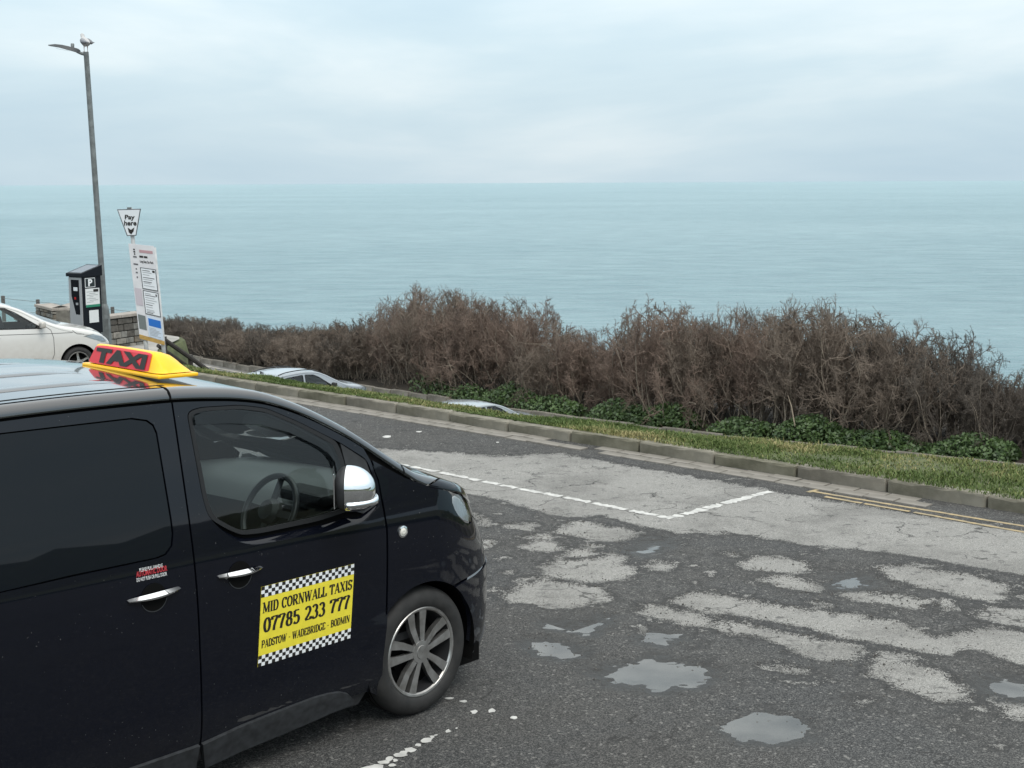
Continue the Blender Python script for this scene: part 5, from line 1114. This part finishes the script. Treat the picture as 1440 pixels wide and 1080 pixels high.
# street lamp
LB = atd(151, 492, 32.0); LB[2] = base_z(LB); LT = atd(121, 73, 32.0)
lamp = empty('street_lamp', tuple(LB), 0, label='tall grey street lamp with a gull standing on its top', cat='street lamp')
ax = (LT-LB); hgt_ = float(np.linalg.norm(ax)); up_ = ax/hgt_
def lpt(t): return tuple(up_*t)
zb_ = float((atd(148, 433, 32.0)-LB)[2])
MB().tube([lpt(0), lpt(zb_-.05), lpt(zb_+.06), lpt(zb_+.10)], [.115, .108, .08, .062], 16).build('column_base', M_galv, lamp, smooth=True, auto=40)
MB().tube([lpt(zb_+.05), lpt(hgt_*.6), lpt(hgt_)], [.066, .062, .056], 16).build('column', M_galv, lamp, smooth=True, auto=40)
door_ = MB().box((.03, -.108, zb_*.55), (.11, .012, .5), bev=.004).build('service_door', M_galv, lamp)
def lw(u, v, D=32.0): return np.array(atd(u, v, D))-LB
hd = empty('lantern'); hd.parent = lamp
P = [lw(119, 76.5), lw(114, 75), lw(108, 72.5)]; MB().tube(P, [.035, .035, .03], 10).build('bracket_arm', M_galv, hd)
V = []; F = []; pts = [(112.5, 73.5, .05, .045), (109, 72, .11, .06), (100, 69.5, .15, .055), (90, 67, .17, .05), (80, 64.8, .16, .032), (69, 64.0, .07, .012)]
for u, v, wd, th in pts:
    c = lw(u, v); V += [tuple(c+np.array([0, -wd, -th*.6])), tuple(c+np.array([0, -wd*.8, th])), tuple(c+np.array([0, wd*.8, th])), tuple(c+np.array([0, wd, -th*.6]))]
F = [(i*4+j, i*4+(j+1) % 4, (i+1)*4+(j+1) % 4, (i+1)*4+j) for i in range(5) for j in range(4)]+[(0, 1, 2, 3), (20, 23, 22, 21)]
MB().add(V, F).build('lantern_housing', M_lampd, hd, smooth=True, auto=40)
c = lw(102, 65); MB().lathe([(.035, -.05), (.04, .04), (.03, .06), (.001, .062)], axis='Z', n=14, c=tuple(c)).build('photocell', M_galv, hd, smooth=True, auto=40)
V = []; 
for u, v, wd in ((97, 70.2, .11), (78, 66.2, .11)):
    c = lw(u, v); V += [tuple(c+np.array([0, -wd, -.025])), tuple(c+np.array([0, wd, -.025]))]
pyd('lamp_glass', V, [(0, 1, 3, 2)], M_lampin, hd)
# gull: body lofted along a spine, seen from behind, wings folded, legs to the column top
def gull():
    top = LB+up_*hgt_; g = empty('gull', tuple(top), R(15), label='white and grey gull perched on the street lamp', cat='bird')
    sp = [(-.20, .17, .012, .010), (-.13, .175, .045, .040), (-.06, .18, .078, .075), (.02, .195, .088, .090), (.08, .225, .075, .085), (.115, .265, .052, .06), (.13, .305, .042, .045), (.145, .335, .043, .045), (.165, .350, .036, .036), (.19, .350, .018, .018), (.225, .342, .006, .008)]
    V = []; F = []; n = 12
    for x, z, ry, rz in sp:
        for k in range(n): t = 2*math.pi*k/n; V.append((x, ry*math.cos(t), z+rz*math.sin(t)))
    F = [(i*n+k, i*n+(k+1) % n, (i+1)*n+(k+1) % n, (i+1)*n+k) for i in range(len(sp)-1) for k in range(n)]+[tuple(range(n))[::-1], tuple((len(sp)-1)*n+k for k in range(n))]
    b = MB().add(V, F).build('body', pm('gull_white', (.44, .44, .44), .85), g, smooth=True)
    for s in (-1, 1):
        V = []; pr = [(.07, .24, .055, .03), (.02, .235, .07, .05), (-.06, .215, .07, .05), (-.14, .195, .045, .032), (-.24, .175, .015, .012), (-.30, .168, .006, .006)]
        for x, z, h, w in pr:
            for dy, dz in ((0, .6), (.8, .25), (1, -.3), (.6, -1), (0, -.7)): V.append((x, s*(.062+w*dy), z+h*dz))
        F = [(i*5+k, i*5+(k+1) % 5, (i+1)*5+(k+1) % 5, (i+1)*5+k) for i in range(5) for k in range(5)]
        MB().add(V, F).build('wing', pm('gull_grey', (.24, .25, .27), .8), g, smooth=True)
        MB().tube([(.0, s*.035, .12), (.005, s*.036, .06), (.0, s*.036, .003)], [.012, .006, .006], 6).build('leg', pm('gull_leg', (.35, .22, .17), .7), g)
        MB().add([(-.02, s*.036, .003), (.05, s*.012, .003), (.055, s*.036, .003), (.05, s*.062, .003), (.0, s*.036, .012)], [(0, 1, 4), (1, 2, 4), (2, 3, 4), (3, 0, 4), (0, 3, 2, 1)]).build('foot', MATS['gull_leg'], g)
        MB().lathe([(.005, -.003), (.001, .003)], n=8, c=(.168, s*.034, .357)).build('eye', M_dark, g)
    MB().tube([(.195, 0, .350), (.225, 0, .345), (.242, 0, .332)], [.016, .012, .004], 8).build('beak', pm('gull_beak', (.55, .36, .06), .6), g)
    g.rotation_euler = (0, 0, R(128)); g.scale = (1.08, 1.08, 1.08)
gull()

# ticket machine: grey fascia turned to the left, black side panel with notices towards us
M_mach = pm('machine_black', (.006, .008, .012), .5, spec=.2); M_fasc = pm('machine_grey', (.33, .34, .35), .5, metal=.3); M_panel = pm('solar_glass', (.10, .11, .13), .15)
TMp = atd(124, 492, 31.0); TMp[2] = base_z(TMp); zt = float(atd(120, 373, 31.0)[2]-TMp[2])
tm = empty('ticket_machine', tuple(TMp), R(58), label='black pay and display ticket machine with grey fascia and sloping solar top', cat='ticket machine')
# local: fascia faces -x ... side panel faces -y
wx, wy = .52, .42; zh = zt-.10
MB().box((0, 0, .30), (wx*.86, wy*.86, .60), bev=.01).build('pedestal', M_mach, tm)
MB().box((0, 0, .60+(zh-.60)/2-.05), (wx, wy, zh-.70), bev=.012).build('cabinet', M_mach, tm)
V = [(-wx/2-.05, -wy/2-.03, zh-.13), (wx/2+.02, -wy/2-.03, zh-.13), (wx/2+.02, wy/2+.03, zh-.13), (-wx/2-.05, wy/2+.03, zh-.13), (-wx/2-.05, -wy/2-.03, zh-.06), (wx/2+.02, -wy/2-.03, zt), (wx/2+.02, wy/2+.03, zt), (-wx/2-.05, wy/2+.03, zh-.06)]
MB().add(V, [(3, 2, 1, 0), (4, 5, 6, 7), (0, 1, 5, 4), (1, 2, 6, 5), (2, 3, 7, 6), (3, 0, 4, 7)]).build('hood', M_mach, tm)
def slope(x, y, o): t = (x+wx/2+.05)/(wx+.07); return (x, y, zh-.06+(zt-zh+.06)*t+o)
MB().add([slope(-wx/2+.0, -wy/2+.02, .004), slope(wx/2-.03, -wy/2+.02, .004), slope(wx/2-.03, wy/2-.02, .004), slope(-wx/2, wy/2-.02, .004)], [(0, 1, 2, 3)]).build('solar_panel', M_panel, tm, recalc=False)
xf_ = -wx/2
MB().box((xf_-.012, 0, .60+(zh-.72)/2), (.024, wy-.03, zh-.78), bev=.006).build('fascia', M_fasc, tm)
V = [(xf_-.026, -.13, zh-.20), (xf_-.026, .12, zh-.20), (xf_-.026, .12, zh-.55), (xf_-.026, .0, zh-.95), (xf_-.026, -.13, zh-.95)]
pyd('display_window', V, [(0, 1, 2, 3, 4)], M_priv, tm)
for yy, zz, sx_, sz_, mm in ((-.02, zh-.40, .12, .08, M_lampin), (.0, zh-.60, .05, .05, M_red), (-.05, zh-.72, .07, .05, M_fasc), (.02, .66, .18, .12, M_plast)):
    MB().box((xf_-.030, yy, zz), (.008, sx_, sz_), bev=.003).build('control', mm, tm)
MB().box((xf_-.018, .02, .50), (.02, .30, .13), bev=.006).build('ticket_tray', M_fasc, tm); MB().box((xf_-.03, .02, .50), (.01, .2, .06)).build('tray_slot', pm('tray_white', (.6, .62, .62), .5), tm)
ys_ = -wy/2-.004
def side_plate(name, x0, z0, x1, z1, mat, lift=.0): return MB().box(((x0+x1)/2, ys_-lift, (z0+z1)/2), (x1-x0, .006, z1-z0)).build(name, mat, tm)
side_plate('parking_badge', -.19, zh-.37, .09, zh-.165, M_sw, .000); side_plate('badge_ground', -.178, zh-.357, .078, zh-.178, pm('badge_dark', (.012, .02, .022), .5), .002)
V, T = text2d('P', 1, .04); V = fit(V, -.105, zh-.345, .115, .155); pyd('badge_letter', [(x, ys_-.0058, z) for x, z in V], T, M_sw, tm)
side_plate('tariff_notice', -.19, zh-.80, .20, zh-.395, pm('paper_white', (.66, .68, .68), .6), 0); side_plate('notice_band', -.19, zh-.80, .20, zh-.745, pm('notice_green', (.02, .20, .12), .5), .002); side_plate('notice_heading', .03, zh-.475, .17, zh-.415, M_ink, .002)
for i in range(7): side_plate('print_line', -.16+.13*(i % 2)*.6, zh-.47-.037*i, .02+.13*((i*7) % 3)/2, zh-.462-.037*i, pm('print_grey', (.20, .22, .22), .6), .002)
side_plate('paper_notice', -.11, zh-1.14, .15, zh-.87, MATS['paper_white'], 0)

# pay-here sign and tariff board on two posts, leaning
M_post = pm('post_white', (.46, .47, .47), .55, var=.15, vs_=8); M_brd = pm('board_white', (.60, .60, .62), .5, var=.06, vs_=5); M_brd2 = pm('board_paper', (.66, .69, .72), .5); M_wood = pm('ochre_batten', (.40, .25, .07), .7, var=.2, vs_=12)
SD = 30.2
sp_ = lambda u, v, d=0.0: atd(u, v, SD+d)
B0 = sp_(207, 500); B0[2] = base_z(B0)
sg = empty('tariff_sign', tuple(B0), 0, label='leaning white car park tariff board under a tapered pay here plate', cat='sign')
def rel(p): return np.array(p)-B0
def spt(u, v, d=0.0): return rel(sp_(u, v, d))
pl, pr = [spt(183, 292, .04), spt(187.5, 345, .03), spt(204.5, 478, .03), spt(208, 505, .03)], [spt(216.5, 348, .05), spt(229, 478, .05), spt(231.5, 503, .05)]
pl[-1][2] = min(pl[-1][2], -.05); pr[-1][2] = min(pr[-1][2], -.05)
for p in (pl, pr): MB().tube([tuple(x) for x in p], .045, 12).build('post', M_post, sg, smooth=True)
def plate(name, quad, mat, thick=.02, push=0.0):
    V = [tuple(spt(u, v, -push)) for u, v in quad]; n = len(V); V += [(x, y+thick, z) for x, y, z in V]
    return MB().add(V, [tuple(range(n)), tuple(range(n, 2*n))[::-1]]+[(i, n+i, n+(i+1) % n, (i+1) % n) for i in range(n)]).build(name, mat, sg)
plate('board', [(180.5, 342.5), (216, 346), (230.5, 481), (196, 471)], M_brd, .025, .03)
def bo(s, t):  # board coordinates 0..1, t down
    a = np.array([180.5, 342.5])*(1-s)+np.array([216, 346])*s; b = np.array([196, 471])*(1-s)+np.array([230.5, 481])*s; return tuple(a*(1-t)+b*t)
def bq(s0, t0, s1, t1): return [bo(s0, t0), bo(s1, t0), bo(s1, t1), bo(s0, t1)]
M_frame = pm('frame_dark', (.10, .11, .12), .5); M_prt = pm('print_dark', (.10, .10, .11), .6); M_prl = pm('print_pale', (.34, .36, .38), .6); M_blue = pm('poster_blue', (.012, .13, .46), .5); M_pink = pm('poster_pink', (.46, .42, .46), .6)
plate('heading_rule', bq(.40, .055, .93, .085), pm('heading_red', (.42, .26, .28), .6), .003, .036)
for i, (t0, t1) in enumerate(((.245, .475), (.49, .745))):
    plate('poster_frame', bq(.36, t0, .985, t1), M_frame, .01, .040); plate('poster', bq(.39, t0+.009, .955, t1-.009), M_brd2, .004, .046)
for t in (.27, .29, .315, .345, .365, .39, .405, .43, .515, .535, .56, .585, .61, .635, .66, .69, .705, .72):
    plate('print_line', bq(.43, t, .43+.48*random.uniform(.45, 1), t+.007), M_prt if random.random() < .4 else M_prl, .002, .0495)
plate('print_block', bq(.83, .262, .93, .285), M_ink, .002, .0500); plate('print_block', bq(.86, .51, .92, .535), M_prt, .002, .0500)
plate('lower_poster', bq(.40, .76, .985, .985), pm('poster_pale_blue', (.52, .60, .70), .5), .004, .040); plate('poster_band', bq(.45, .785, .95, .865), M_blue, .002, .0440)
for t in (.885, .90, .915, .93, .945, .96): plate('print_line', bq(.45, t, .93-.2*random.random(), t+.006), M_prl, .002, .0440)
plate('left_poster', bq(.03, .48, .30, .665), M_pink, .003, .038); plate('left_panel', bq(.04, .77, .34, .925), pm('panel_grey', (.14, .16, .16), .5), .003, .038)
for t, w in ((.05, .06), (.075, .07), (.10, .05), (.21, .18), (.26, .05), (.30, .08), (.35, .05), (.13, .14)): plate('print_mark', bq(.20-w/2, t, .20+w/2, t+.016), M_ink if t < .12 else M_prt, .002, .0370)
def btext(body, s0, t0, s1, h, mat, bold=.03):
    V, T = text2d(body, 1, bold); V = fit(V, 0, 0, 1, 1); pts = [tuple(spt(*bo(s0+(s1-s0)*x, t0+h*(1-y)), -.037)) for x, y in V]; pyd('heading', pts, T, mat, sg)
btext('Long Stay Car Park', .38, .165, .92, .035, M_ink); plate('heading_word', bq(.38, .118, .53, .138), M_ink, .002, .037); plate('heading_word', bq(.56, .118, .70, .138), M_ink, .002, .037)
plate('batten', [(196, 470), (230.5, 480), (231, 485.5), (196.5, 476)], M_wood, .06, .035)
plate('pay_plate', [(164.5, 294.5), (198, 293.5), (191.5, 331.5), (178.5, 332)], M_frame, .02, .06); plate('pay_face', [(166, 295.7), (196.5, 294.8), (190.6, 330.3), (179.4, 330.8)], M_brd2, .004, .066)
def ptext(body, u0, u1, v0, v1, tilt=0.0):
    V, T = text2d(body, 1, .03); V = fit(V, 0, 0, 1, 1); pyd('pay_lettering', [tuple(spt(u0+(u1-u0)*x, v1+(v0-v1)*y+tilt*x, -.071)) for x, y in V], T, M_ink, sg)
ptext('Pay', 175.5, 189.5, 302, 310.5); ptext('here', 174.5, 192, 310, 317.3)
q = [(179.5, 320), (184.2, 323.3), (189, 319.6), (187.8, 325.3), (188.2, 325.8), (184.6, 329.5), (180.6, 326.3), (181, 325.7)]
pyd('pay_arrow', [tuple(spt(u, v, -.071)) for u, v in q], [(0, 1, 6, 7), (1, 2, 3, 5), (1, 5, 6)], M_ink, sg)
plate('bracket', [(178.5, 291.5), (184.5, 291.5), (184.5, 294.5), (178.5, 294.5)], M_galv, .05, .02)

# stone walls with separate stones and copings
M_mort = pm('mortar', (.16, .15, .13), .95, var=.3, vs_=8); M_cope = pm('coping_stone', (.30, .27, .24), .85, var=.2, vs_=5, bump=.4, bs=60)
M_st = [pm('wall_stone_%s' % n, c, .9, var=.3, vs_=9, bump=.7, bs=40, bdist=.01) for n, c in (('dark', (.085, .078, .068)), ('brown', (.14, .12, .095)), ('grey', (.17, .165, .15)), ('pale', (.22, .205, .18)))]
def stone_wall(label, path, top, depth=.35):
    P = [np.array(p) for p in path]; zb = min(base_z(p) for p in P)-.05
    w = empty('stone_wall', (P[0][0], P[0][1], zb), 0, label=label, cat='wall', group='low stone walls by the pay station')
    for A, B in zip(P[:-1], P[1:]):
        d = B-A; d[2] = 0; Ln = np.linalg.norm(d); d /= Ln; n = np.array([d[1], -d[0], 0])
        if n[1] > 0: n = -n          # face towards the viewpoint
        H = top-zb; org = np.array([P[0][0], P[0][1], 0])
        Mx = Matrix(((d[0], -n[0], 0), (d[1], -n[1], 0), (0, 0, 1)))
        off = A-org; MB().box((off[0]+d[0]*Ln/2-n[0]*depth/2, off[1]+d[1]*Ln/2-n[1]*depth/2, H/2), (Ln, depth-.04, H), Mx).build('core', M_mort, w)
        z = .02
        while z < H-.06:
            hh = random.uniform(.10, .17); x = random.uniform(-.08, 0)
            while x < Ln:
                ww = random.uniform(.14, .36); x1 = min(x+ww, Ln+.02); x0 = max(x, -.02)
                if x1-x0 > .05:
                    c = off+d*(x0+x1)/2+n*random.uniform(.0, .025); h2 = min(hh, H-z)-.018
                    if h2 > .03: MB().box((c[0], c[1], z+h2/2), (x1-x0-.018, .09, h2), Mx, bev=.014).build('stone', random.choice(M_st), w)
                x += ww
            z += hh
        x = 0
        while x < Ln:
            x1 = min(x+.62, Ln+.04); c = off+d*(x+x1)/2-n*(depth/2-.045); MB().box((c[0], c[1], H+.035), (x1-x-.008, depth+.09, .07), Mx, bev=.012).build('coping', M_cope, w); x += .62
    return w
wt = float(atd(77, 433, 34.0)[2])
stone_wall('low stone wall to the left of the ticket machine', [atd(53, 428, 35.2), atd(77, 433, 34.0), atd(112, 428, 36.0)], wt-.07)
wt2 = float(atd(160, 445, 33.0)[2])
stone_wall('low stone wall behind the tariff board', [atd(140, 446, 32.9), atd(203, 439, 34.2)], wt2-.07)
M_fp = pm('fence_post', (.10, .095, .09), .8)
fe = empty('wire_fence', tuple(atd(5, 440, 37)*np.array([1, 1, 0])+np.array([0, 0, -1.2])), 0, label='wire fence on short dark posts behind the stone wall', cat='fence')
fo = np.array(fe.location); tops = []
for u, v, D in ((4, 416, 37.0), (53, 421, 36.6), (158, 431.5, 36.2), (205, 437, 36)):
    p = atd(u, v, D)-fo; MB().box((p[0], p[1], (p[2])/2), (.08, .08, p[2]), bev=.008).build('post', M_fp, fe); tops.append(p)
for k in (.06, .35):
    MB().tube([(t[0], t[1]-.045, t[2]-k) for t in tops], .006, 5).build('wire', M_galv, fe)
# handrail beside the steps
M_rail = pm('rail_timber', (.035, .030, .026), .8, var=.3, vs_=6)
hr = empty('handrail', tuple(atd(235, 484, 32)*np.array([1, 1, 0])+np.array([0, 0, -2.2])), 0, label='dark sloping timber handrail going down beside the tariff board', cat='handrail')
ho = np.array(hr.location)
for (u0, v0, D0, u1, v1, D1, r) in ((226, 474, 31.5, 306, 530, 33.0, .055), (222, 486, 31.5, 296, 538, 33.0, .045)):
    MB().tube([tuple(atd(u0, v0, D0)-ho), tuple(atd(u1, v1, D1)-ho)], r, 8).build('rail', M_rail, hr)
for t in (.05, .5, .95):
    p = (atd(226, 474, 31.5)*(1-t)+atd(306, 530, 33.0)*t)-ho; MB().box((p[0], p[1]+.06, p[2]-.55), (.09, .09, 1.2)).build('post', M_rail, hr)

# ================================================================== HEDGE ON THE CLIFF TOP
def twig_col(name, c1, c2):
    return pm(name, c1, .9, col2=c2, vs_=2.0)
M_stem = twig_col('grey_stem', (.34, .29, .23), (.17, .14, .11)); M_tw = [twig_col('brown_twig', (.238, .190, .150), (.102, .080, .064)), twig_col('red_twig', (.245, .180, .142), (.108, .078, .062)), twig_col('dark_twig', (.135, .112, .092), (.060, .050, .042))]
def prisms(A, B, ra, rb):
    """3-sided prisms from A to B (n,3)"""
    d = B-A; L_ = np.maximum(np.linalg.norm(d, axis=1, keepdims=True), 1e-9); d = d/L_; ref = np.where(np.abs(d[:, 2:3]) < .9, [[0, 0, 1.]], [[1., 0, 0]]); u = np.cross(d, ref); u /= np.maximum(np.linalg.norm(u, axis=1, keepdims=True), 1e-9); w = np.cross(d, u); n = len(A); V = np.empty((n, 6, 3))
    for k in range(3):
        t = 2*math.pi*k/3; o = u*math.cos(t)+w*math.sin(t); V[:, k] = A+o*ra[:, None]; V[:, 3+k] = B+o*rb[:, None]
    b = np.arange(n)[:, None]*6; F = np.concatenate([b+np.array([k, (k+1) % 3, 3+(k+1) % 3, 3+k]) for k in range(3)]); return V.reshape(-1, 3), F
def grow(rg, start, dirs, length, r0, seg, wob, upb):
    P = [start]; d = dirs.copy(); n = len(start)
    for i in range(seg):
        d = d+rg.normal(0, wob, d.shape)+np.array([0, 0, upb]); d /= np.linalg.norm(d, axis=1, keepdims=True); P.append(P[-1]+d*(length/seg)[:, None])
    return P
def shrub_meshes(seed, H, rad, nst, spread, kids=(10, 8, 4), upb=.10, tipr=.0055):
    rg = np.random.default_rng(seed); ang = rg.uniform(0, 2*math.pi, nst); rr_ = rad*.55*np.sqrt(rg.random(nst)); st = np.stack([np.cos(ang)*rr_, np.sin(ang)*rr_, 0*ang-.05], 1)
    d = np.stack([np.cos(ang)*spread*rg.random(nst), np.sin(ang)*spread*rg.random(nst), np.ones(nst)], 1)+rg.normal(0, .15, (nst, 3)); d /= np.linalg.norm(d, axis=1, keepdims=True)
    ln = H*rg.uniform(.55, .92, nst); P = grow(rg, st, d, ln, .03, 6, .22, .05); stems = []; twigs = []
    r = rg.uniform(.014, .034, nst)
    for i in range(6): stems.append((P[i], P[i+1], r*(1-.13*i), r*(1-.13*(i+1))))
    par = P; lens = ln
    for lev, k in enumerate(kids):
        S, D, LL = [], [], []; np_ = len(par[0]); sg_ = len(par)-1
        for _ in range(k):
            t = rg.uniform(.22 if lev == 0 else .15, 1.0, np_)*sg_; i = np.minimum(t.astype(int), sg_-1); f = (t-i)[:, None]; arr = np.stack(par, 0); idx = np.arange(np_)
            a, b = arr[i, idx], arr[i+1, idx]; S.append(a*(1-f)+b*f); dd = b-a; dd /= np.maximum(np.linalg.norm(dd, axis=1, keepdims=True), 1e-9); dd = dd+rg.normal(0, .72, dd.shape); dd[:, 2] += .08; dd /= np.linalg.norm(dd, axis=1, keepdims=True); D.append(dd)
            LL.append(lens*rg.uniform(.28, .52, np_)*(1.15-.5*t/sg_))
        S, D, LL = np.concatenate(S), np.concatenate(D), np.concatenate(LL); seg = (4, 3, 2)[lev]; par = grow(rg, S, D, LL, 0, seg, .30, upb); lens = LL; rb = (.010, .0062, tipr)[lev]
        for i in range(seg):
            q = np.full(len(S), rb); twigs.append((par[i], par[i+1], q*(1-.12*i), q*(1-.12*(i+1))))
    out = []
    for L_ in (stems, twigs):
        A, B, ra, rb = [np.concatenate([x[j] for x in L_]) for j in range(4)]; out.append(prisms(A, B, ra, rb))
    return out
VAR = []
for i, (H, rad, nst, spread, upb, tip) in enumerate(((2.9, 1.3, 26, .60, .10, .0036), (3.1, 1.2, 24, .45, .14, .0036), (2.6, 1.4, 28, .80, .04, .0038), (2.3, 1.3, 28, .70, .07, .0036), (1.7, 1.5, 28, .9, .03, .0038))):
    (Vs, Fs), (Vt, Ft) = shrub_meshes(40+i, H, rad, nst, spread, (9, 9, 6), upb, tip)
    for VV in (Vs, Vt):
        hh = H*.93; rn = np.sqrt((VV[:, 0]/(rad*1.15))**2+(VV[:, 1]/(rad*1.15))**2+(np.maximum(VV[:, 2], 0)/hh)**2); f = np.where(rn > 1, (1+.58*(rn-1))/np.maximum(rn, 1e-6), 1); VV *= f[:, None]
    z = Vt[:, 2]
    VAR.append((fast_mesh('stems', Vs, Fs), fast_mesh('twigs', Vt, Ft), float(np.percentile(z, 99.3))))
TWM = {}
def shrub(label, a, q, H, var, mi, group, sc=1.0):
    P = fa(a, q, ZLOW+.22); e_ = empty('bare_shrub', tuple(P), random.uniform(0, 6.28), label=label, cat='shrub', group=group); s_, t_, h0 = VAR[var]; k = H/h0
    for nm, me, mat in (('stems', s_, M_stem), ('twigs', t_, M_tw[mi])):
        key = (nm, var, mi if nm == 'twigs' else 0)
        if key not in TWM:
            m2 = me.copy(); m2.materials.clear(); m2.materials.append(mat); TWM[key] = m2
        o = mobj(nm, TWM[key], None, e_)
    e_.scale = (sc*max(.8, k*.9), sc*max(.8, k*.9), k)
HT = np.array([(200, 436), (240, 441), (300, 447), (350, 452), (430, 456), (500, 450), (530, 442), (565, 424), (600, 409), (640, 412), (690, 420), (735, 430), (765, 452), (830, 466), (885, 462), (915, 436), (950, 430), (985, 447), (1010, 442), (1080, 432), (1150, 434), (1220, 446), (1290, 458), (1345, 472), (1390, 500), (1440, 506), (1600, 520)], float)
def proj(P):
    d = np.asarray(P)-CAM; return CX+FPX*(d@RT)/(d@FW), CY-FPX*(d@UP)/(d@FW)
nsh = 0
a = -47.0
while a < 2.5:
    for row, dq in enumerate((.25, 1.9, -.35)):
        aa = a+random.uniform(-.35, .35)+.5*row; q = float(QH(np.array(aa)))+dq+random.uniform(-.25, .25); P = fa(aa, q, 0); u, v = proj(np.array([P[0], P[1], ZLOW+1.5]))
        if u < 175 or u > 1560 or (row == 2 and u > 540): continue
        vt = np.interp(u, HT[:, 0], HT[:, 1])+random.uniform(-3, 7)+(4, 0, 14)[row]+(4 if 772 < u < 895 or 972 < u < 1000 else 0)+(6 if u > 1310 else 0); D = P[1]; ztop = atd(u, vt, D)[2]; H = max(.9, ztop-(ZLOW+.22))
        if u < 520: lab, g, var, mi = 'dark bare shrub in the trimmed low stretch of hedge by the handrail', 'trimmed low hedge shrubs', random.choice((2, 3, 4)), random.choice((2, 2, 0))
        elif u < 760: lab, g, var, mi = 'bushy brown bare shrub in the tall hedge above the parked cars', 'tall hedge shrubs above the parked cars', random.choice((0, 1, 0, 2)), random.choice((0, 1))
        elif u < 900: lab, g, var, mi = 'lower reddish bare shrub in the dip of the hedge', 'shrubs in the dip of the hedge', random.choice((2, 3)), random.choice((1, 1, 0))
        elif u < 1180: lab, g, var, mi = 'upright brown bare shrub in the hedge behind the yellow lines', 'upright hedge shrubs', random.choice((0, 1, 1, 3)), random.choice((0, 1, 0))
        else: lab, g, var, mi = 'spreading dark bare shrub at the sloping end of the hedge', 'spreading shrubs at the end of the hedge', random.choice((2, 4, 3)), random.choice((2, 0))
        shrub(lab, aa, q, H, var, mi, g, .95 if row else .85); nsh += 1
    a += 1.45
# pale dead sticks leaning at the hedge foot
for (u0, v0, u1, v1, r) in ((276, 495, 270, 458, .04), (712, 478, 775, 484, .014), (1118, 600, 1108, 556, .022)):
    a_, q_ = aq(gnd(u0, max(v0, 500), ZLOW)); D = fa(0, 0)[1]; qh = float(QH(np.array(a_))); 
    dd = ray(u0, v0); t = ((K0-CAM)@KN+qh-.6)/(dd@KN); P0 = CAM+dd*t; dd = ray(u1, v1); t = ((K0-CAM)@KN+qh-.4)/(dd@KN); P1 = CAM+dd*t; mid = (P0+P1)/2+np.array([random.uniform(-.15, .15), 0, random.uniform(-.1, .15)])
    MB().tube([tuple(P0), tuple(mid), tuple(P1)], [r, r*.8, r*.4], 6).build('dead_branch', pm('dead_wood', (.30, .25, .19), .9), None, label='pale dead branch sticking out of the hedge foot', cat='branch', group='dead branches in the hedge')
# ivy at the hedge foot
def ivy():
    pts = []; 
    for u0, u1, dens_ in ((590, 700, .5), (700, 830, .8), (855, 1000, 1.0), (1030, 1110, .6), (1125, 1330, 1.0), (1335, 1450, .8)):
        n = int(5200*dens_*(u1-u0)/130); u = RNG.uniform(u0, u1, n); base = np.interp(u, [560, 800, 1000, 1440], [552, 586, 606, 648])
        for k in range(n):
            dd = ray(u[k], base[k]); a_, q_ = aq(CAM+dd*((ZLOW-CAMH)/dd[2])); qh = float(QH(np.array(a_))); f = RNG.random(); lump = .5+.5*math.sin(a_*2.1)*math.sin(a_*.9+1); h = RNG.random()**.7*(.35+.55*lump)*math.sin(math.pi*min(1, .15+f*.85))
            pts.append(fa(a_, qh-1.15+f*1.3, ZLOW+.05+h))
    P = np.array(pts); n = len(P); s = RNG.uniform(.03, .065, n); nrm = RNG.normal(0, .6, (n, 3))+np.array([-.35, -.45, .75]); nrm /= np.linalg.norm(nrm, axis=1, keepdims=True); u = np.cross(nrm, RNG.normal(0, 1, (n, 3))); u /= np.linalg.norm(u, axis=1, keepdims=True); w = np.cross(nrm, u)
    V = np.stack([P-u*s[:, None], P-w*s[:, None]*.7, P+u*s[:, None]*1.2, P+w*s[:, None]*.7], 1).reshape(-1, 3); b = np.arange(n)[:, None]*4; me = fast_mesh('ivy', V, b+np.arange(4))
    mobj('ivy', me, pm('ivy_leaf', (.075, .128, .034), .5, col2=(.026, .052, .017), vs_=5), kind='stuff', label='dark green ivy spreading over the edging stones')
ivy()
# edging stones of the lower road
M_edge = pm('edging_stone', (.24, .22, .19), .9, col2=(.12, .11, .09), vs_=4, bump=.5, bs=40)
eg = empty('edging', tuple(fa(0, 0, ZLOW)), 0, kind='structure', label='low stone edging at the foot of the hedge'); eme = None; eo = np.array(eg.location)
a = -44.0
while a < 2:
    Ln = .95; p0 = fa(a, float(QH(np.array(a)))-1.25, ZLOW); p1 = fa(a+Ln, float(QH(np.array(a+Ln)))-1.25, ZLOW); m_ = (p0+p1)/2-eo; th = math.atan2(p1[1]-p0[1], p1[0]-p0[0])
    if eme is None: o = MB().box((0, 0, 0), (.93, .16, .34), bev=.02).build('edging_stone', M_edge, eg); eme = o.data
    else: o = mobj('edging_stone', eme, None, eg)
    o.location = (m_[0], m_[1], .06+random.uniform(-.03, .03)); o.rotation_euler = (random.uniform(-.05, .05), random.uniform(-.02, .02), th+random.uniform(-.02, .02)); a += .97
grid_fn('road_edge_line', np.arange(-42, 2, 1.), [0, 1], lambda a, t: lay(a, QH(a)-1.75+.13*t, 0*a+ZLOW+.008), pm('edge_line_paint', (.50, .47, .42), .85, col2=(.25, .24, .21), vs_=3), kind='structure', label='pale line along the edge of the lower road')
